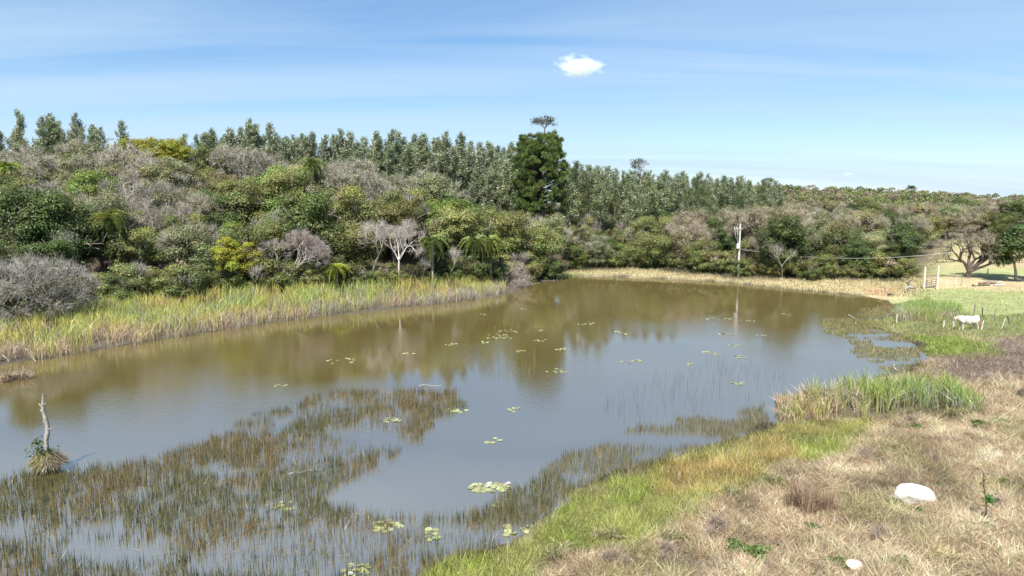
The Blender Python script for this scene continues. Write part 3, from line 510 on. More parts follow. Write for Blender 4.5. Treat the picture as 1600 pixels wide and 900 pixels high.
for i, p in enumerate(KEEP):
    v = SP[p['k']]; tr, cr = v[i % len(v)]; nmk, _ = KIND[p['k']]
    plant(tr, cr, nmk, p['lab'], 'shrub' if nmk == 'shrub' else 'tree', (p['x'], p['y'], p['z'] - .15), p['rz'], (p['s'], p['s'], p['sz']), p['tint'], GRP.get(p['zone']))
print('trees kept', len(KEEP), {k: sum(q['k'] == k for q in KEEP) for k in SP})

def single(ms, name, lab, cat, px, D, s=1, rz=0, tint=(1, 1, 1), dz=-.1, group=None):
    x, y = AZ(px, D); return plant(ms[0], ms[1], name, lab, cat, (x, y, Hz(x, y) + dz), rz, (s, s, s), tint, group)
single(make_pine(300), 'pine_tree', 'great dark green pine towering over the far left corner of the pond', 'tree', 842, 147, 1.0)
single(make_umbrella(301, 28.6, .88, n=1000), 'eucalyptus_tree', 'lanky eucalyptus whose small tuft rises just above the great pine', 'tree', 848, 158)
single(make_umbrella(302, 21.6, .80, n=800), 'eucalyptus_tree', 'thin tuft-topped eucalyptus sticking out right of the pine', 'tree', 1000, 185)
single(make_umbrella(303, 13.5, .66, (.14, .16, .08), n=1600), 'umbrella_tree', 'flat-topped tree on the skyline above the power pole', 'tree', 1196, 300)
single(make_umbrella(304, 9.5, .5, (.07, .085, .05), n=2000), 'umbrella_tree', 'dark flat-topped tree alone on the far right ridge', 'tree', 1416, 470, 1.1)
single(make_bare(310, 8.6, .42, .17, .45, 4500, (.62, .56, .50), (.50, .44, .40), lean=(.02, 0)), 'bare_tree', 'bare tree with a white trunk and a grey twig crown above the reeds', 'tree', 622, 96, .95)
single(make_bare(311, 8.4, .35, .15, .5, 1200, (.58, .53, .47), (.48, .43, .39), lean=(.12, 0), forks=3), 'bare_tree', 'thin white forked dead tree left of the white-trunked bare tree', 'tree', 578, 97, .98)
single(make_bare(312, 8.2, .55, .14, .3, 11000, (.48, .42, .37), (.42, .36, .33), forks=6), 'bare_tree', 'dome of pale pinkish twigs right of the yellow-blossoming tree', 'tree', 450, 91, .9)
single(make_bare(313, 9.5, .68, .24, .22, 7000, (.40, .34, .28), (.40, .35, .32), forks=6, up=.08, lean=(-.1, 0)), 'bare_tree', 'sprawling dead tree with long crooked grey limbs on the left hill', 'tree', 245, 102, 1.2, 0.4)
single(make_bare(314, 5.6, .6, .12, .12, 16000, (.42, .38, .34), (.42, .38, .35), 2500, (.15, .16, .07), forks=9, up=.3, tl=1.0), 'bare_shrub', 'big silvery grey bush at the left edge behind the reeds', 'bush', 45, 71.5, 1.1)
single(make_bare(315, 3.2, .65, .09, .12, 5000, (.45, .38, .32), (.42, .35, .30), forks=8, up=.1), 'bare_shrub', 'tangled grey dead brush where the left reeds end', 'bush', 795, 106, 1.1)
single(make_bare(418, 7.4, .50, .50, .15, 9000, (.15, .12, .10), (.42, .36, .29), 2500, (.22, .20, .10), forks=7, up=.34, lean=(.03, 0), tl=.6), 'gnarled_tree', 'gnarled bare tree with thick dark trunks beside the wooden gate', 'tree', 1516, 108, .90)
gt = make_broad(320, 8.2, 4.3, .85, 17000, (.075, .125, .035), (.40, .34, .26), .15, 60, -.7, rc=.25)
single(gt, 'broadleaf_tree', 'dense green tree with a pale trunk at the right edge of the paddock', 'tree', 1592, 104, 1.03, 1.2)
wt = make_broad(321, 2.6, 2.3, .75, 6500, (.30, .34, .22), (.3, .27, .2), .12, 30, -.8, rc=.3)
single(wt, 'shrub', 'round silvery pale green bush alone on the far bank', 'bush', 1313, 114, .92, 0)
single(SP['dark'][1], 'broadleaf_tree', 'dark multi-stemmed tree standing right behind the bank near the pole', 'tree', 1225, 112, 1.25)
for px_, D_, h_, sc_, lab_ in ((211, 83, 4.6, .9, 'slender pale sapling trunk at the reed edge below the hanging palm'), (120, 84, 7.5, 1.0, 'thin dark-limbed leafless tree left of the hanging palm'), (655, 96, 4.6, .8, 'low pale fallen-looking bare tree left of the tall palm'), (705, 98, 5.6, .85, 'bent white bare trunk just right of the tall palm'), (815, 108, 5.0, .9, 'grey bare tree above the end of the reeds'), (400, 89, 4.4, .8, 'small pale bare tree right of the yellow-blossoming tree'), (1225, 107.5, 6.0, .9, 'pale bare trunks before the dark bank tree')):
    single(make_bare(340 + int(px_), h_, .36, .06, .5, 380, (.46, .42, .36), (.40, .36, .31), lean=(.12 * math.sin(px_), 0), forks=3), 'bare_tree', lab_, 'tree', px_, D_, sc_)
# palms
fr = [make_frond(330, 3.0, 1.25), make_frond(331, 2.8, 1.4)]
def palm(px, D, h, lab, s=1.0, tint=(1, 1, 1), n=20):
    x, y = AZ(px, D); t = thing('palm_tree', lab, 'palm', (x, y, Hz(x, y) - .1), rng.random() * 6, 'palms in the woods', s); mb = MB(); z = np.linspace(0, h, 8); pts = np.stack([np.sin(z * .25) * .25, 0 * z, z], 1); V, P = tubes(pts[:-1], pts[1:], np.full(7, .15), np.full(7, .12), 7); mb.add(V, P, (.36, .29, .22)); link('trunk', mb.mesh('trunk', [M_bark]), t)
    for i in range(n):
        o = link('frond', fr[i % 2], t, tuple(pts[-1]), (0, rng.normal() * .2 - .55 + 1.0 * (i % 3) / 2, i * 2.4)); o.color = tuple(tint) + (1,)
    return t
palm(675, 96, 6.3, 'tall palm with a bare trunk and drooping crown above the reeds', 1.05)
palm(740, 101, 6.0, 'left one of two palms side by side near the right end of the wood', 1.05, (1.1, 1.1, 1)); palm(768, 103, 6.2, 'right one of two palms side by side near the right end of the wood', 1.1, (1.25, 1.2, 1))
palm(168, 88, 8.0, 'palm with hanging pale green fronds low on the left hill', 1.12, (1.35, 1.25, 1.1), 22)
palm(268, 124, 8.5, 'grey-green palm below the yellow-crowned crest tree', .95, (1.3, 1.2, 1.6)); palm(492, 118, 11.5, 'large dark palm high on the middle of the left hill', 1.05, (.9, 1, .9), 20)
palm(560, 120, 9.5, 'small green palm on the hill right of the large dark palm', 1.0); palm(130, 122, 9.5, 'feathery green palm high on the left hill near the frame edge', .95, (1.2, 1.25, 1)); palm(20, 112, 9.5, 'bright green palm at the left edge of the hill', 1.0, (1.4, 1.5, 1))
palm(525, 92, 4.0, 'short yellowish palm left of the white forked dead tree', .8, (1.8, 1.6, 1))
# far woods: one mass up to the ridge
X, Y = scatter((40, 480, 215, 560), 6.2); pz = az_px(X, Y); m = (pz > 1080) & (pz < 1750) & (Y > np.interp(pz, [1080, 1215, 1500, 1750], [235, 225, 228, 228])) & (Y < 545); X = X[m]; Y = Y[m]; Zt = height(X, Y)
mb = MB(); pal = [(.17, .20, .08), (.14, .18, .07), (.21, .22, .10), (.24, .22, .14), (.26, .22, .15), (.19, .24, .08)]; k = len(X); print('far crowns', k)
nl = np.where(Y < 300, 330, 170); who = np.repeat(np.arange(k), nl); n = len(who); Rk = 2.5 + 1.6 * rng.random(k); hk = 3.6 + 5.5 * rng.random(k) ** 2.2; ck = np.array(pal)[rng.integers(0, len(pal), k)] * (.8 + .4 * rng.random((k, 1)))
lump = rdir(rng, k * 7).reshape(k, 7, 3); lump[..., 2] = np.abs(lump[..., 2]); sub = lump[who, rng.integers(0, 7, n)]; dd = rdir(rng, n); dd[:, 2] = np.abs(dd[:, 2]); pos = np.stack([X[who], Y[who], Zt[who] + hk[who] - Rk[who] * .8], 1) + sub * (Rk[who] * .6)[:, None] * np.array([1, 1, .7]) + dd * (Rk[who] * .42)[:, None]
V, P = leaves(pos, nrm(dd + rdir(rng, n) * .6), np.where(Y[who] < 300, .30, .42) * (.6 + .8 * rng.random(n)), .6, rng); mb.add(V, P, rep(ck[who] * (.75 + .5 * rng.random((n, 1))), 4))
tag(link('distant_woodland', mb.mesh('distant_woodland', [M_leaf])), 'mixed scrubby woodland covering the far ridge', None, kind='stuff')

# ------------------------------------------------------------------ reeds, rushes, grasses (nobody could count them)
def rand_in(poly, dens, r, pad=0):
    P = np.array(poly); lo = P.min(0); hi = P.max(0); n = int((hi - lo).prod() * dens); x = lo[0] + (hi[0] - lo[0]) * r.random(n); y = lo[1] + (hi[1] - lo[1]) * r.random(n); j = (fbm(x, y, 1.8, 3) - .5) * 2.2; m = sdist(x, y, poly) + j < pad; return x[m], y[m]
def surface(x, y): return np.maximum(height(x, y), -.05)
def reed_bed(name, poly, dens, hgt, w, lab, seed, dead=.4, green=(.50, .51, .12), deadc=(.52, .43, .32)):
    r = np.random.default_rng(seed); x, y = rand_in(poly, dens, r, 1.3 if 'left' in lab else .3); cl = fbm(x, y, 1.1, 2); m = cl > .40 + .1 * r.random(len(x)) + (.22 * (1 - sstep(-.3, 1.8, -sdist(x, y, poly))) if 'left' not in lab else 0); x, y = x[m], y[m]; n = len(x); z = surface(x, y)
    inward = -sdist(x, y, LAKE); edge = sstep(-7, -.3, -np.abs(sdist(x, y, LAKE)))
    isd = r.random(n) < dead + .38 * edge + (fbm(x + 7, y, 1.1, 2) - .5) * 1.0; vr = .72 + .5 * fbm(x, y, 3.0, 2); h = hgt * vr * (.75 + .45 * r.random(n)) * np.where(isd, .74, 1.0)
    inn = -sdist(x, y, poly); h = h * (.55 + .45 * sstep(-.3, 1.6, inn)) if 'left' not in lab else h
    c = np.where(isd[:, None], vary(r, n, deadc, .30, .06), vary(r, n, green, .30, .10)); hue = (fbm(x + 50, y, 4, 2) - .5)[:, None]; c = c * (1 + hue * np.array([.5, .0, -.2]))
    V, P = blades(np.stack([x, y, z], 1), h, w * (.7 + .6 * r.random(n)), np.where(isd, .55, .26) * r.random(n) ** 1.5 * 1.7, r, 2, .45); cc = np.repeat(c[:, None], 5, 1); cc[:, :2] = cc[:, :2] * .45 + np.array(deadc) * .42 * .8; mb = MB(); mb.add(V, P, cc.reshape(-1, 3))
    # broken stems lying over the water's edge
    k = int(n * .05); i = r.integers(0, n, k); V, P = blades(np.stack([x[i], y[i], z[i] + .05], 1), .25 + .5 * r.random(k), np.full(k, w), 1.2 + 1.8 * r.random(k), r, 1); mb.add(V, P, rep(vary(r, k, deadc, .3), 3)); print(name, n)
    return tag(link(name, mb.mesh(name, [M_grass])), lab, None, kind='stuff')
reed_bed('cattail_reeds', Z_LEFTREED, 34, 1.8, .05, 'tall cattails along the left shore, green above and dry below', 11)
reed_bed('cattail_reeds', Z_REED1, 85, 1.65, .050, 'bright green cattail stand on the near right shore', 12, .40, (.31, .37, .085))
reed_bed('cattail_reeds', Z_REED2, 60, 1.7, .04, 'cattail stand beside the white horse', 13, .35, (.30, .42, .08))

def stems(name, pts, h, w, cols, lab, seed, lean=.22, splay=0, name_mat=None):
    r = np.random.default_rng(seed); x, y = pts; n = len(x); z = np.maximum(surface(x, y), -.04); hh = h * (.55 + .9 * r.random(n)); pal = np.array(cols); c = pal[r.integers(0, len(pal), n)] * (.7 + .6 * r.random((n, 1)))
    V, P = blades(np.stack([x, y, z], 1), hh, w * (.7 + .6 * r.random(n)), np.where(r.random(n) < .10, 1.3, lean) * r.random(n), r, 1); mb = MB(); mb.add(V, P, rep(c, 3)); print(name, n); return tag(link(name, mb.mesh(name, [M_grass])), lab, None, kind='stuff')
Z_RUSH = [(-55, 14)] + PX((-80, 770), (0, 758), (60, 742), (150, 738), (230, 722), (320, 690), (400, 652), (480, 628), (530, 614), (620, 611), (712, 614), (712, 634), (655, 668), (650, 690), (560, 740), (500, 775), (510, 800), (640, 805), (735, 805), (810, 762), (865, 742), (900, 770), (880, 795), (800, 850), (700, 895), (560, 975)) + [(-12, 14)]
r = np.random.default_rng(21); x, y = rand_in(Z_RUSH, 120, r, .2)
# clumped in drifts that run across the view
dr = fbm(x * .55 + y * .25, y * 1.15, 2.3, 4); fine = fbm(x, y, .45, 2); dedge = sdist(x, y, Z_RUSH); lim = .435 - .10 * sstep(-1.6, 0, dedge)
hole = np.zeros(len(x), bool)
for hp in (PX((500, 775), (560, 740), (650, 690), (720, 640), (860, 700), (800, 760), (735, 800), (640, 800), (510, 798)), PX((340, 840), (520, 815), (620, 830), (560, 900), (420, 905), (260, 900)), PX((420, 715), (500, 690), (560, 700), (480, 730)), PX((520, 680), (600, 640), (660, 650), (600, 690))): hole |= (sdist(x, y, hp) < -.2) & (r.random(len(x)) < (.97 if hp[0] == W(500, 775) else .75))
keep = (dr > lim + (r.random(len(x)) - .5) * .16) & (fine > .38) & ~hole; XR, YR = x[keep], y[keep]; warm = fbm(XR + 9, YR, 3.2, 3) > .52
OLV = [(.13, .135, .055), (.17, .165, .065), (.10, .105, .05), (.21, .19, .085)]; RST = [(.28, .19, .085), (.22, .16, .07), (.18, .16, .06), (.14, .14, .05)]
stems('rush_marsh', (XR[~warm], YR[~warm]), .46, .030, OLV, 'dark green rushes standing in the shallow water at lower left', 22); stems('rush_marsh', (XR[warm], YR[warm]), .48, .030, RST, 'rusty brown rushes standing in the shallow water at lower left', 23)
fr1 = PX((880, 712), (960, 680), (1050, 650), (1130, 640), (1200, 628), (1210, 650), (1180, 680), (1080, 712), (990, 745), (900, 772), (830, 822), (760, 850), (720, 800), (780, 770), (840, 740))
x, y = rand_in(fr1, 110, r); dr = fbm(x * .5, y * 1.3, 2.0, 3); dd_ = sdist(x, y, LAKE); k = (dr > .50 - .24 * sstep(-1.8, .2, dd_) + (r.random(len(x)) - .5) * .1); stems('rush_marsh', (x[k], y[k]), .36, .028, OLV + [(.17, .20, .07), (.22, .24, .08), (.20, .22, .07)] + RST + [(.30, .25, .17), (.36, .29, .20), (.33, .26, .17)], 'brownish rushes fringing the near right shore', 24)
sp1 = PX((940, 640), (980, 600), (1120, 560), (1230, 575), (1220, 620), (1080, 650), (980, 665)); x, y = rand_in(sp1, 2.2, r); stems('reed_stems', (x, y), .75, .018, [(.12, .10, .09), (.10, .09, .07)], 'sparse thin stems poking out of open water at right', 25, .25)
sp2 = PX((740, 575), (770, 560), (850, 555), (850, 580), (800, 590)); x, y = rand_in(sp2, 5, r); stems('reed_stems', (x, y), .8, .02, [(.30, .26, .14), (.16, .14, .07)], 'small group of thin stems in the middle of the pond', 26, .5)
sp3 = PX((370, 640), (560, 585), (720, 578), (700, 600), (500, 625)); x, y = rand_in(sp3, .35, r); stems('reed_stems', (x, y), .5, .02, [(.22, .19, .10)], 'scattered single stems beyond the rusty rush spit', 27, .4)
for zi, zp in enumerate(Z_MARSHR + [PX((1375, 478), (1330, 490), (1300, 500), (1340, 512), (1400, 505))]):
    x, y = rand_in(zp, 80, r); dr = fbm(x * .45, y * 1.2, 2.0, 3); k = dr > .47; stems('marsh_weed', (x[k], y[k]), .22, .05, [(.26, .25, .08), (.32, .28, .11), (.20, .22, .06), (.34, .27, .14)], ('olive water weed mats in the right-hand inlet', 'brownish water weed mat at the tip of the right-hand inlet')[zi], 28 + zi, .8)
# shore and meadow grass
def sward(name, poly, dens, h, w, lab, seed, lean, mul=1.0, lay=0.0, extra=None, cond=None):
    r = np.random.default_rng(seed); x, y = rand_in(poly, dens, r); d = sdist(x, y, LAKE); m = d > -.35
    if cond is not None: m &= cond(x, y)
    x, y = x[m], y[m]; n = len(x); z = surface(x, y); tuft = fbm(x, y, .7, 2); c = zone_colour(x, y, 1.6) * mul * (.50 + 1.0 * r.random((n, 1))) * (1 + (r.random((n, 3)) - .5) * .2) * (.45 + 1.1 * tuft[:, None])
    if extra is not None: k = r.random(n) < extra[0]; c[k] = vary(r, int(k.sum()), extra[1], .3, .1)
    hh = h * (.35 + 1.2 * r.random(n) ** 1.3) * (.25 + 1.5 * tuft); ln = lean * (.3 + r.random(n)); V, P = blades(np.stack([x, y, z], 1), hh, w * (.6 + .8 * r.random(n)), ln, r, 1); mb = MB(); mb.add(V, P, rep(np.clip(c, .01, .8), 3))
    if lay:
        k = int(n * lay); i = r.integers(0, n, k); a = r.random(k) * 6.28; b = np.stack([x[i], y[i], z[i] + .02 + .12 * r.random(k) * tuft[i]], 1); d3 = np.stack([np.cos(a), np.sin(a), (r.random(k) - .5) * .7], 1) * (h * 1.6 * (.4 + r.random(k)))[:, None]; s = nrm(np.cross(d3, [0, 0, 1.])) * w * .5; V = np.stack([b - s, b + s, b + d3], 1).reshape(-1, 3); mb.add(V, [np.arange(3 * k).reshape(k, 3)], rep(np.clip(c[i] * 1.1, .01, .8), 3))
    print(name, n); return tag(link(name, mb.mesh(name, [M_grass])), lab, None, kind='stuff')
NEAR = PX((560, 960), (800, 845), (880, 780), (1090, 700), (1200, 664), (1380, 664), (1540, 640), (1700, 640), (1800, 940)); outg = lambda x, y: sdist(x, y, Z_GREEN) > -.3
sward('dry_grass', NEAR, 340, .24, .026, 'matted straw-coloured dead grass on the near right bank', 31, 1.5, 1.08, .9, (.05, (.20, .17, .13)), outg)
sward('shore_grass', Z_GREEN, 420, .30, .021, 'green and orange wet grass along the near shore', 32, .8, 1.12, .2, (.16, (.40, .33, .14)))
MIDR = PX((1330, 600), (1450, 560), (1400, 515), (1500, 500), (1700, 500), (1700, 650), (1540, 645), (1440, 622)); sward('meadow_grass', MIDR, 130, .26, .035, 'brown and green tangled grass between the reeds and the horse', 33, 1.1, 1.0, .4, (.10, (.20, .22, .08)))
sward('meadow_grass', PX((1325, 507), (1380, 497), (1400, 476), (1450, 470), (1470, 500), (1520, 515), (1480, 530), (1400, 535)), 110, .24, .04, 'olive and yellow wet grass between the inlet and the back cattails', 38, 1.0, 1.0, .3, (.3, (.34, .32, .12)))
PASTR = PX((1395, 480), (1460, 458), (1700, 455), (1700, 505), (1500, 502), (1400, 512)); sward('pasture_grass', PASTR, 26, .12, .06, 'short green pasture grass behind the horse', 34, .8, 1.2)
sward('bank_grass', PX((870, 436), (900, 414), (1100, 420), (1300, 428), (1450, 444), (1450, 470), (1290, 458), (1150, 444), (1000, 435)), 30, .30, .07, 'pale dry grass on the far bank', 35, .7, 1.3, .3, (.25, (.20, .24, .07)))

sward('dry_stalks', NEAR, 260, .34, .018, 'greyish brown dead weed stalks in patches on the dry bank', 36, .7, .72, .3, None, lambda x, y: outg(x, y) & (fbm(x + 12, y + 3, 1.5, 3) > .56))
sward('green_sprouts', NEAR, 90, .16, .03, 'small green sprouts in patches on the dry bank', 37, 1.0, .8, 0, (.9, (.20, .24, .09)), lambda x, y: outg(x, y) & (fbm(x + 80, y + 33, 1.9, 3) > .60))
x, y = rand_in(Z_RUSH, 1.6, r); k = sdist(x, y, LAKE) < -.3; x, y = x[k], y[k]; n = len(x); a = r.normal(size=n) * .5 + .3; d3 = np.stack([np.cos(a), np.sin(a), 0 * a], 1) * (.3 + .9 * r.random((n, 1))); b = np.stack([x, y, .012 + .01 * r.random(n)], 1); s_ = nrm(np.cross(d3, [0, 0, 1.])) * .010
mb = MB(); mb.add(np.stack([b - s_, b + s_, b + d3], 1).reshape(-1, 3), [np.arange(3 * n).reshape(n, 3)], rep(vary(r, n, (.42, .32, .22), .4, .1), 3)); tag(link('floating_straw', mb.mesh('floating_straw', [M_grass])), 'dead straw stems floating flat among the lower left rushes', None, kind='stuff')

# ------------------------------------------------------------------ water lilies
def pad_mesh(seed):
    r = np.random.default_rng(seed); k = 14; a = np.linspace(.16, 2 * math.pi - .16, k); rr = 1 + r.normal(size=k) * .04; V = np.concatenate([[[0, 0, 0]], np.stack([np.cos(a) * rr, np.sin(a) * rr, .04 * np.abs(r.normal(size=k))], 1)]); V2 = V - np.array([0, 0, .05]); c = vary(r, 1, (.36, .37, .18), .22, .08)[0]
    top = np.array([[0, i, i + 1] for i in range(1, k)]); side = np.array([[i, i + 1 + k, i + 2 + k, i + 1] for i in range(1, k)]); return mesh('lily_pad', np.concatenate([V, V2]), [top, side], [M_pad], c, None, False)
pads = [pad_mesh(i) for i in range(6)]
def flower_mesh():
    mb = MB()
    for ring, (n, tl, l) in enumerate(((8, .35, 1.0), (7, .9, .8), (5, 1.3, .6))):
        for i in range(n):
            a = i * 6.283 / n + ring * .4; d = np.array([math.cos(a) * math.cos(tl), math.sin(a) * math.cos(tl), math.sin(tl)]); s = np.array([-math.sin(a), math.cos(a), 0]) * .2; mb.add([[0, 0, 0], d * l * .55 - s, d * l, d * l * .55 + s], [np.array([[0, 1, 2, 3]])], (.82, .80, .78))
    return mb.mesh('flower', [M_petal])
flw = flower_mesh()
LILY = [(535, 564, 50, 11, 'loose lily pad cluster in the left half of the open pond', 0), (438, 602, 26, 5, 'small lily pad group left, above the rusty rush spit', 0), (641, 553, 22, 5, 'lily pad group right of the loose left cluster', 0), (704, 538, 26, 5, 'thin row of lily pads left of the pond middle', 0),
    (756, 491, 18, 4, 'small far lily pads near the end of the left reeds', 0), (820, 483, 13, 3, 'tiny farthest lily pads below the great pine', 0), (754, 535, 24, 5, 'lily pad row at the left of the central cluster', 0), (783, 526, 58, 13, 'longest lily pad raft in the central cluster', 0), (790, 518, 38, 8, 'upper lily pad row of the central cluster', 0),
    (843, 517, 14, 3, 'few lily pads above the stems at the pond middle', 0), (845, 532, 22, 5, 'lily pads among thin stems at the pond middle', 0), (813, 549, 20, 5, 'short lily pad row below the central cluster', 0), (880, 546, 27, 6, 'lily pads right of the thin stems at the middle', 0), (870, 580, 36, 9, 'bright lily pad row at the edge of the pine reflection', 0),
    (912, 505, 36, 8, 'long thin lily pad row right of the pond middle', 0), (975, 520, 33, 8, 'lily pad row in the brown reflection right of middle', 0), (1122, 499, 52, 15, 'large lily pad raft below the power pole', 0), (1166, 502, 30, 6, 'lily pads trailing right of the raft below the pole', 0), (1134, 522, 28, 6, 'lily pad row just under the raft below the pole', 0),
    (1149, 540, 24, 5, 'second lily pad row under the raft below the pole', 0), (1110, 552, 30, 7, 'lily pad group in blue water below the pole', 0), (988, 565, 36, 7, 'wide sparse lily pads in blue water at the centre right', 0), (1080, 570, 22, 4, 'few lily pads left of the sparse standing stems', 0), (1156, 558, 18, 5, 'small lily pads above the sparse standing stems', 0),
    (1156, 599, 25, 6, 'lily pads among the sparse standing stems', 0), (1227, 491, 24, 5, 'lily pads far right near the inlet mouth', 0), (1188, 524, 18, 3, 'faint lily pads in pale water at far right', 0), (614, 657, 28, 8, 'lily pads inside the rusty rush spit', 1), (712, 642, 36, 8, 'lily pads just right of the rusty rush spit', 0),
    (803, 640, 26, 5, 'lily pads with short rushes in open grey water', 0), (772, 690, 28, 4, 'three or four tiny pads in still grey water', 0), (765, 762, 68, 34, 'dense lily pad bed with white flowers in the foreground', 3), (603, 822, 50, 12, 'big yellow-green lily pads left of the near shore', 0), (672, 836, 32, 7, 'yellowish lily pads between rushes near the shore', 0),
    (795, 828, 20, 5, 'yellow lily pads close under the green bank', 0), (824, 830, 16, 4, 'greener lily pads touching the near bank grass', 0), (557, 890, 44, 10, 'lily pads with a white flower at the bottom edge', 1), (445, 791, 34, 6, 'pale lily pads among the lower left rushes', 0), (775, 785, 18, 2, 'pair of pads at the tip of the shore rushes', 0)]
for px, py, wpx, n, lab, fl in LILY:
    x, y = W(px, py); sc = y / F; wid = wpx * sc / 2; dep = max(.5, wid * (.55 if py > 640 else .8)); t = thing('water_lily', lab, 'water lily', (x, y, 0), 0, 'water lily clumps on the pond'); pts = []; tries = 0
    while len(pts) < n and tries < 900:
        tries += 1; a = rng.random() * 6.283; q = math.sqrt(rng.random()); X_, Y_ = math.cos(a) * q * wid, math.sin(a) * q * dep; rad = .115 + .06 * rng.random()
        if all((X_ - b[0]) ** 2 + (Y_ - b[1]) ** 2 > ((rad + b[2]) * .82) ** 2 for b in pts) or tries > 700: pts.append((X_, Y_, rad))
    for i, (X_, Y_, rad) in enumerate(pts):
        link('lily_pad', pads[(i + int(px)) % 6], t, (X_, Y_, .016 + .004 * (i % 3)), (rng.normal() * .05, rng.normal() * .05 + (.25 if rng.random() < .12 else 0), rng.random() * 6.28), (rad,) * 3)
    for i in range(fl): b = pts[(i * 11) % len(pts)]; link('flower', flw, t, (b[0] + .1, b[1], .06), None, (.13,) * 3)

# ------------------------------------------------------------------ stones, stump, weeds, dead shrubs
def boulder(name, lab, px, py, sx, sy, sz, seed, col=(.56, .52, .46), yaw=0):
    r = np.random.default_rng(seed); import bmesh; bm = bmesh.new(); bmesh.ops.create_icosphere(bm, subdivisions=4, radius=1); cuts = [(nrm(r.normal(size=3) * np.array([1, 1, .8])), .70 + .22 * r.random()) for _ in range(11)]
    for v in bm.verts:
        p = np.array(v.co)
        for nv, dd in cuts:
            e = p.dot(nv) - dd
            if e > 0: p = p - nv * e * .97
        p = p * (1 + (float(fbm(np.array([p[0] * 3 + 5 + p[2]]), np.array([p[1] * 3 + 9 - p[2]]), 1, 3)[0]) - .5) * .30); v.co = p * np.array([sx, sy, sz]) + np.array([p[2] * sx * -.12, 0, 0])
    me = bpy.data.meshes.new(name); bm.to_mesh(me); bm.free(); me.materials.append(M_rock); a = me.color_attributes.new('Col', 'FLOAT_COLOR', 'POINT'); n = len(me.vertices); c = np.ones((n, 4), np.float32); c[:, :3] = col; a.data.foreach_set('color', c.ravel()); me.polygons.foreach_set('use_smooth', np.ones(len(me.polygons), bool))
    x, y, z = G(px, py); return tag(link(name, me, None, (x, y, z + sz * .18), (0, 0, yaw)), lab, 'rock')
boulder('white_boulder', 'large white boulder lying in the dry grass', 1428, 782, .95, .62, .62, 5)
boulder('white_stone', 'small white stone at the bottom edge in the dry grass', 1335, 886, .34, .26, .22, 9, (.70, .62, .50))
boulder('earth_mound', 'dark brown mound at the right edge above the dry bank', 1602, 622, .5, .5, .55, 12, (.09, .07, .05))

x, y, z = G(76, 735); t = thing('dead_tree', 'crooked pale dead trunk standing in a tussock in the water', 'dead tree', (x, y, -.05)); pts = np.array([[0, 0, 0], [.02, 0, .9], [0, 0, 1.3], [.02, 0, 1.6], [.10, 0, 1.9], [.13, .02, 2.3], [.07, 0, 2.7], [.01, 0, 3.0], [-.01, 0, 3.35], [.03, 0, 3.55], [.07, 0, 3.95]]); rad = np.array([.13, .10, .10, .095, .11, .095, .09, .08, .085, .055, .045])
mb = MB(); V, P = tubes(pts[:-1], pts[1:], rad[:-1], rad[1:], 8); mb.add(V, P, (.36, .33, .29)); link('trunk', mb.mesh('trunk', [M_bark], True), t); r = np.random.default_rng(41)
for i, (zz, dx) in enumerate(((3.35, -.18), (3.05, -.16), (2.5, -.15), (2.15, .16), (1.75, -.12), (3.4, .15))):
    mb = MB(); p = np.array([np.interp(zz, pts[:, 2], pts[:, 0]), 0, zz]); V, P = tubes([p, p + [dx * .6, 0, .02]], [p + [dx * .6, 0, .02], p + [dx * 1.1, .02, .10]], [.04, .03], [.03, .012], 5); mb.add(V, P, (.46, .42, .36)); link('branch_stub', mb.mesh('branch_stub', [M_bark]), t)
t2 = thing('tussock', 'straw and green grass tussock round the foot of the dead trunk', 'grass tussock', (x, y, 0)); mb = MB(); n = 2600; a = r.random(n) * 6.283; q = np.sqrt(r.random(n)) * .52; base = np.stack([np.cos(a) * q, np.sin(a) * q * .8, .25 + .6 * (1 - q / .52)], 1)
d = np.stack([np.cos(a) * (.5 + r.random(n)), np.sin(a) * (.5 + r.random(n)), .5 - .9 * r.random(n)], 1); e = base + d * (.2 + .42 * r.random((n, 1))); e[:, 2] = np.maximum(e[:, 2], .02); s = nrm(np.cross(d, [0, 0, 1.])) * .011; c = np.where((r.random(n) < .3)[:, None] & (base[:, :1] < .1), np.array([[.40, .40, .08]]), np.array([[.36, .29, .19]])) * (.4 + .8 * r.random((n, 1)))
mid = (base + e) / 2 + np.array([0, 0, .18]); V = np.stack([base - s, base + s, mid + s, mid - s, e], 1).reshape(-1, 3); b5 = (np.arange(n) * 5)[:, None]; mb.add(V, [b5 + np.array([[0, 1, 2, 3]]), b5 + np.array([[3, 2, 4]])], rep(c, 5)); link('straw', mb.mesh('straw', [M_grass]), t2)['kind'] = 'stuff'
mb = MB(); n = 160; V, P = leaves(np.array([-.1, -.1, .98]) + r.normal(size=(n, 3)) * np.array([.3, .2, .16]), rdir(r, n), .05 + .06 * r.random(n), .5, r); mb.add(V, P, rep(vary(r, n, (.10, .15, .04), .3), 4)); n = 70; V, P = leaves(np.array([-.45, 0, 1.45]) + r.normal(size=(n, 3)) * .12, rdir(r, n), .05 + .05 * r.random(n), .5, r); mb.add(V, P, rep(vary(r, n, (.14, .18, .05), .3), 4)); V, P = tubes([[-.1, 0, .9]], [[-.45, 0, 1.45]], [.02], [.01], 4); mb.add(V, P, (.2, .17, .1)); link('foliage', mb.mesh('foliage', [M_leaf]), t2)
mb = MB(); n = 500; a = r.random(n) * 6.283; V, P = blades(np.stack([np.cos(a) * .5, np.sin(a) * .4, 0 * a], 1), .5 + .4 * r.random(n), np.full(n, .03), .2 * r.random(n), r, 1); mb.add(V, P, rep(vary(r, n, (.12, .085, .06), .4), 3)); link('root_mass', mb.mesh('root_mass', [M_grass]), t2)['kind'] = 'stuff'

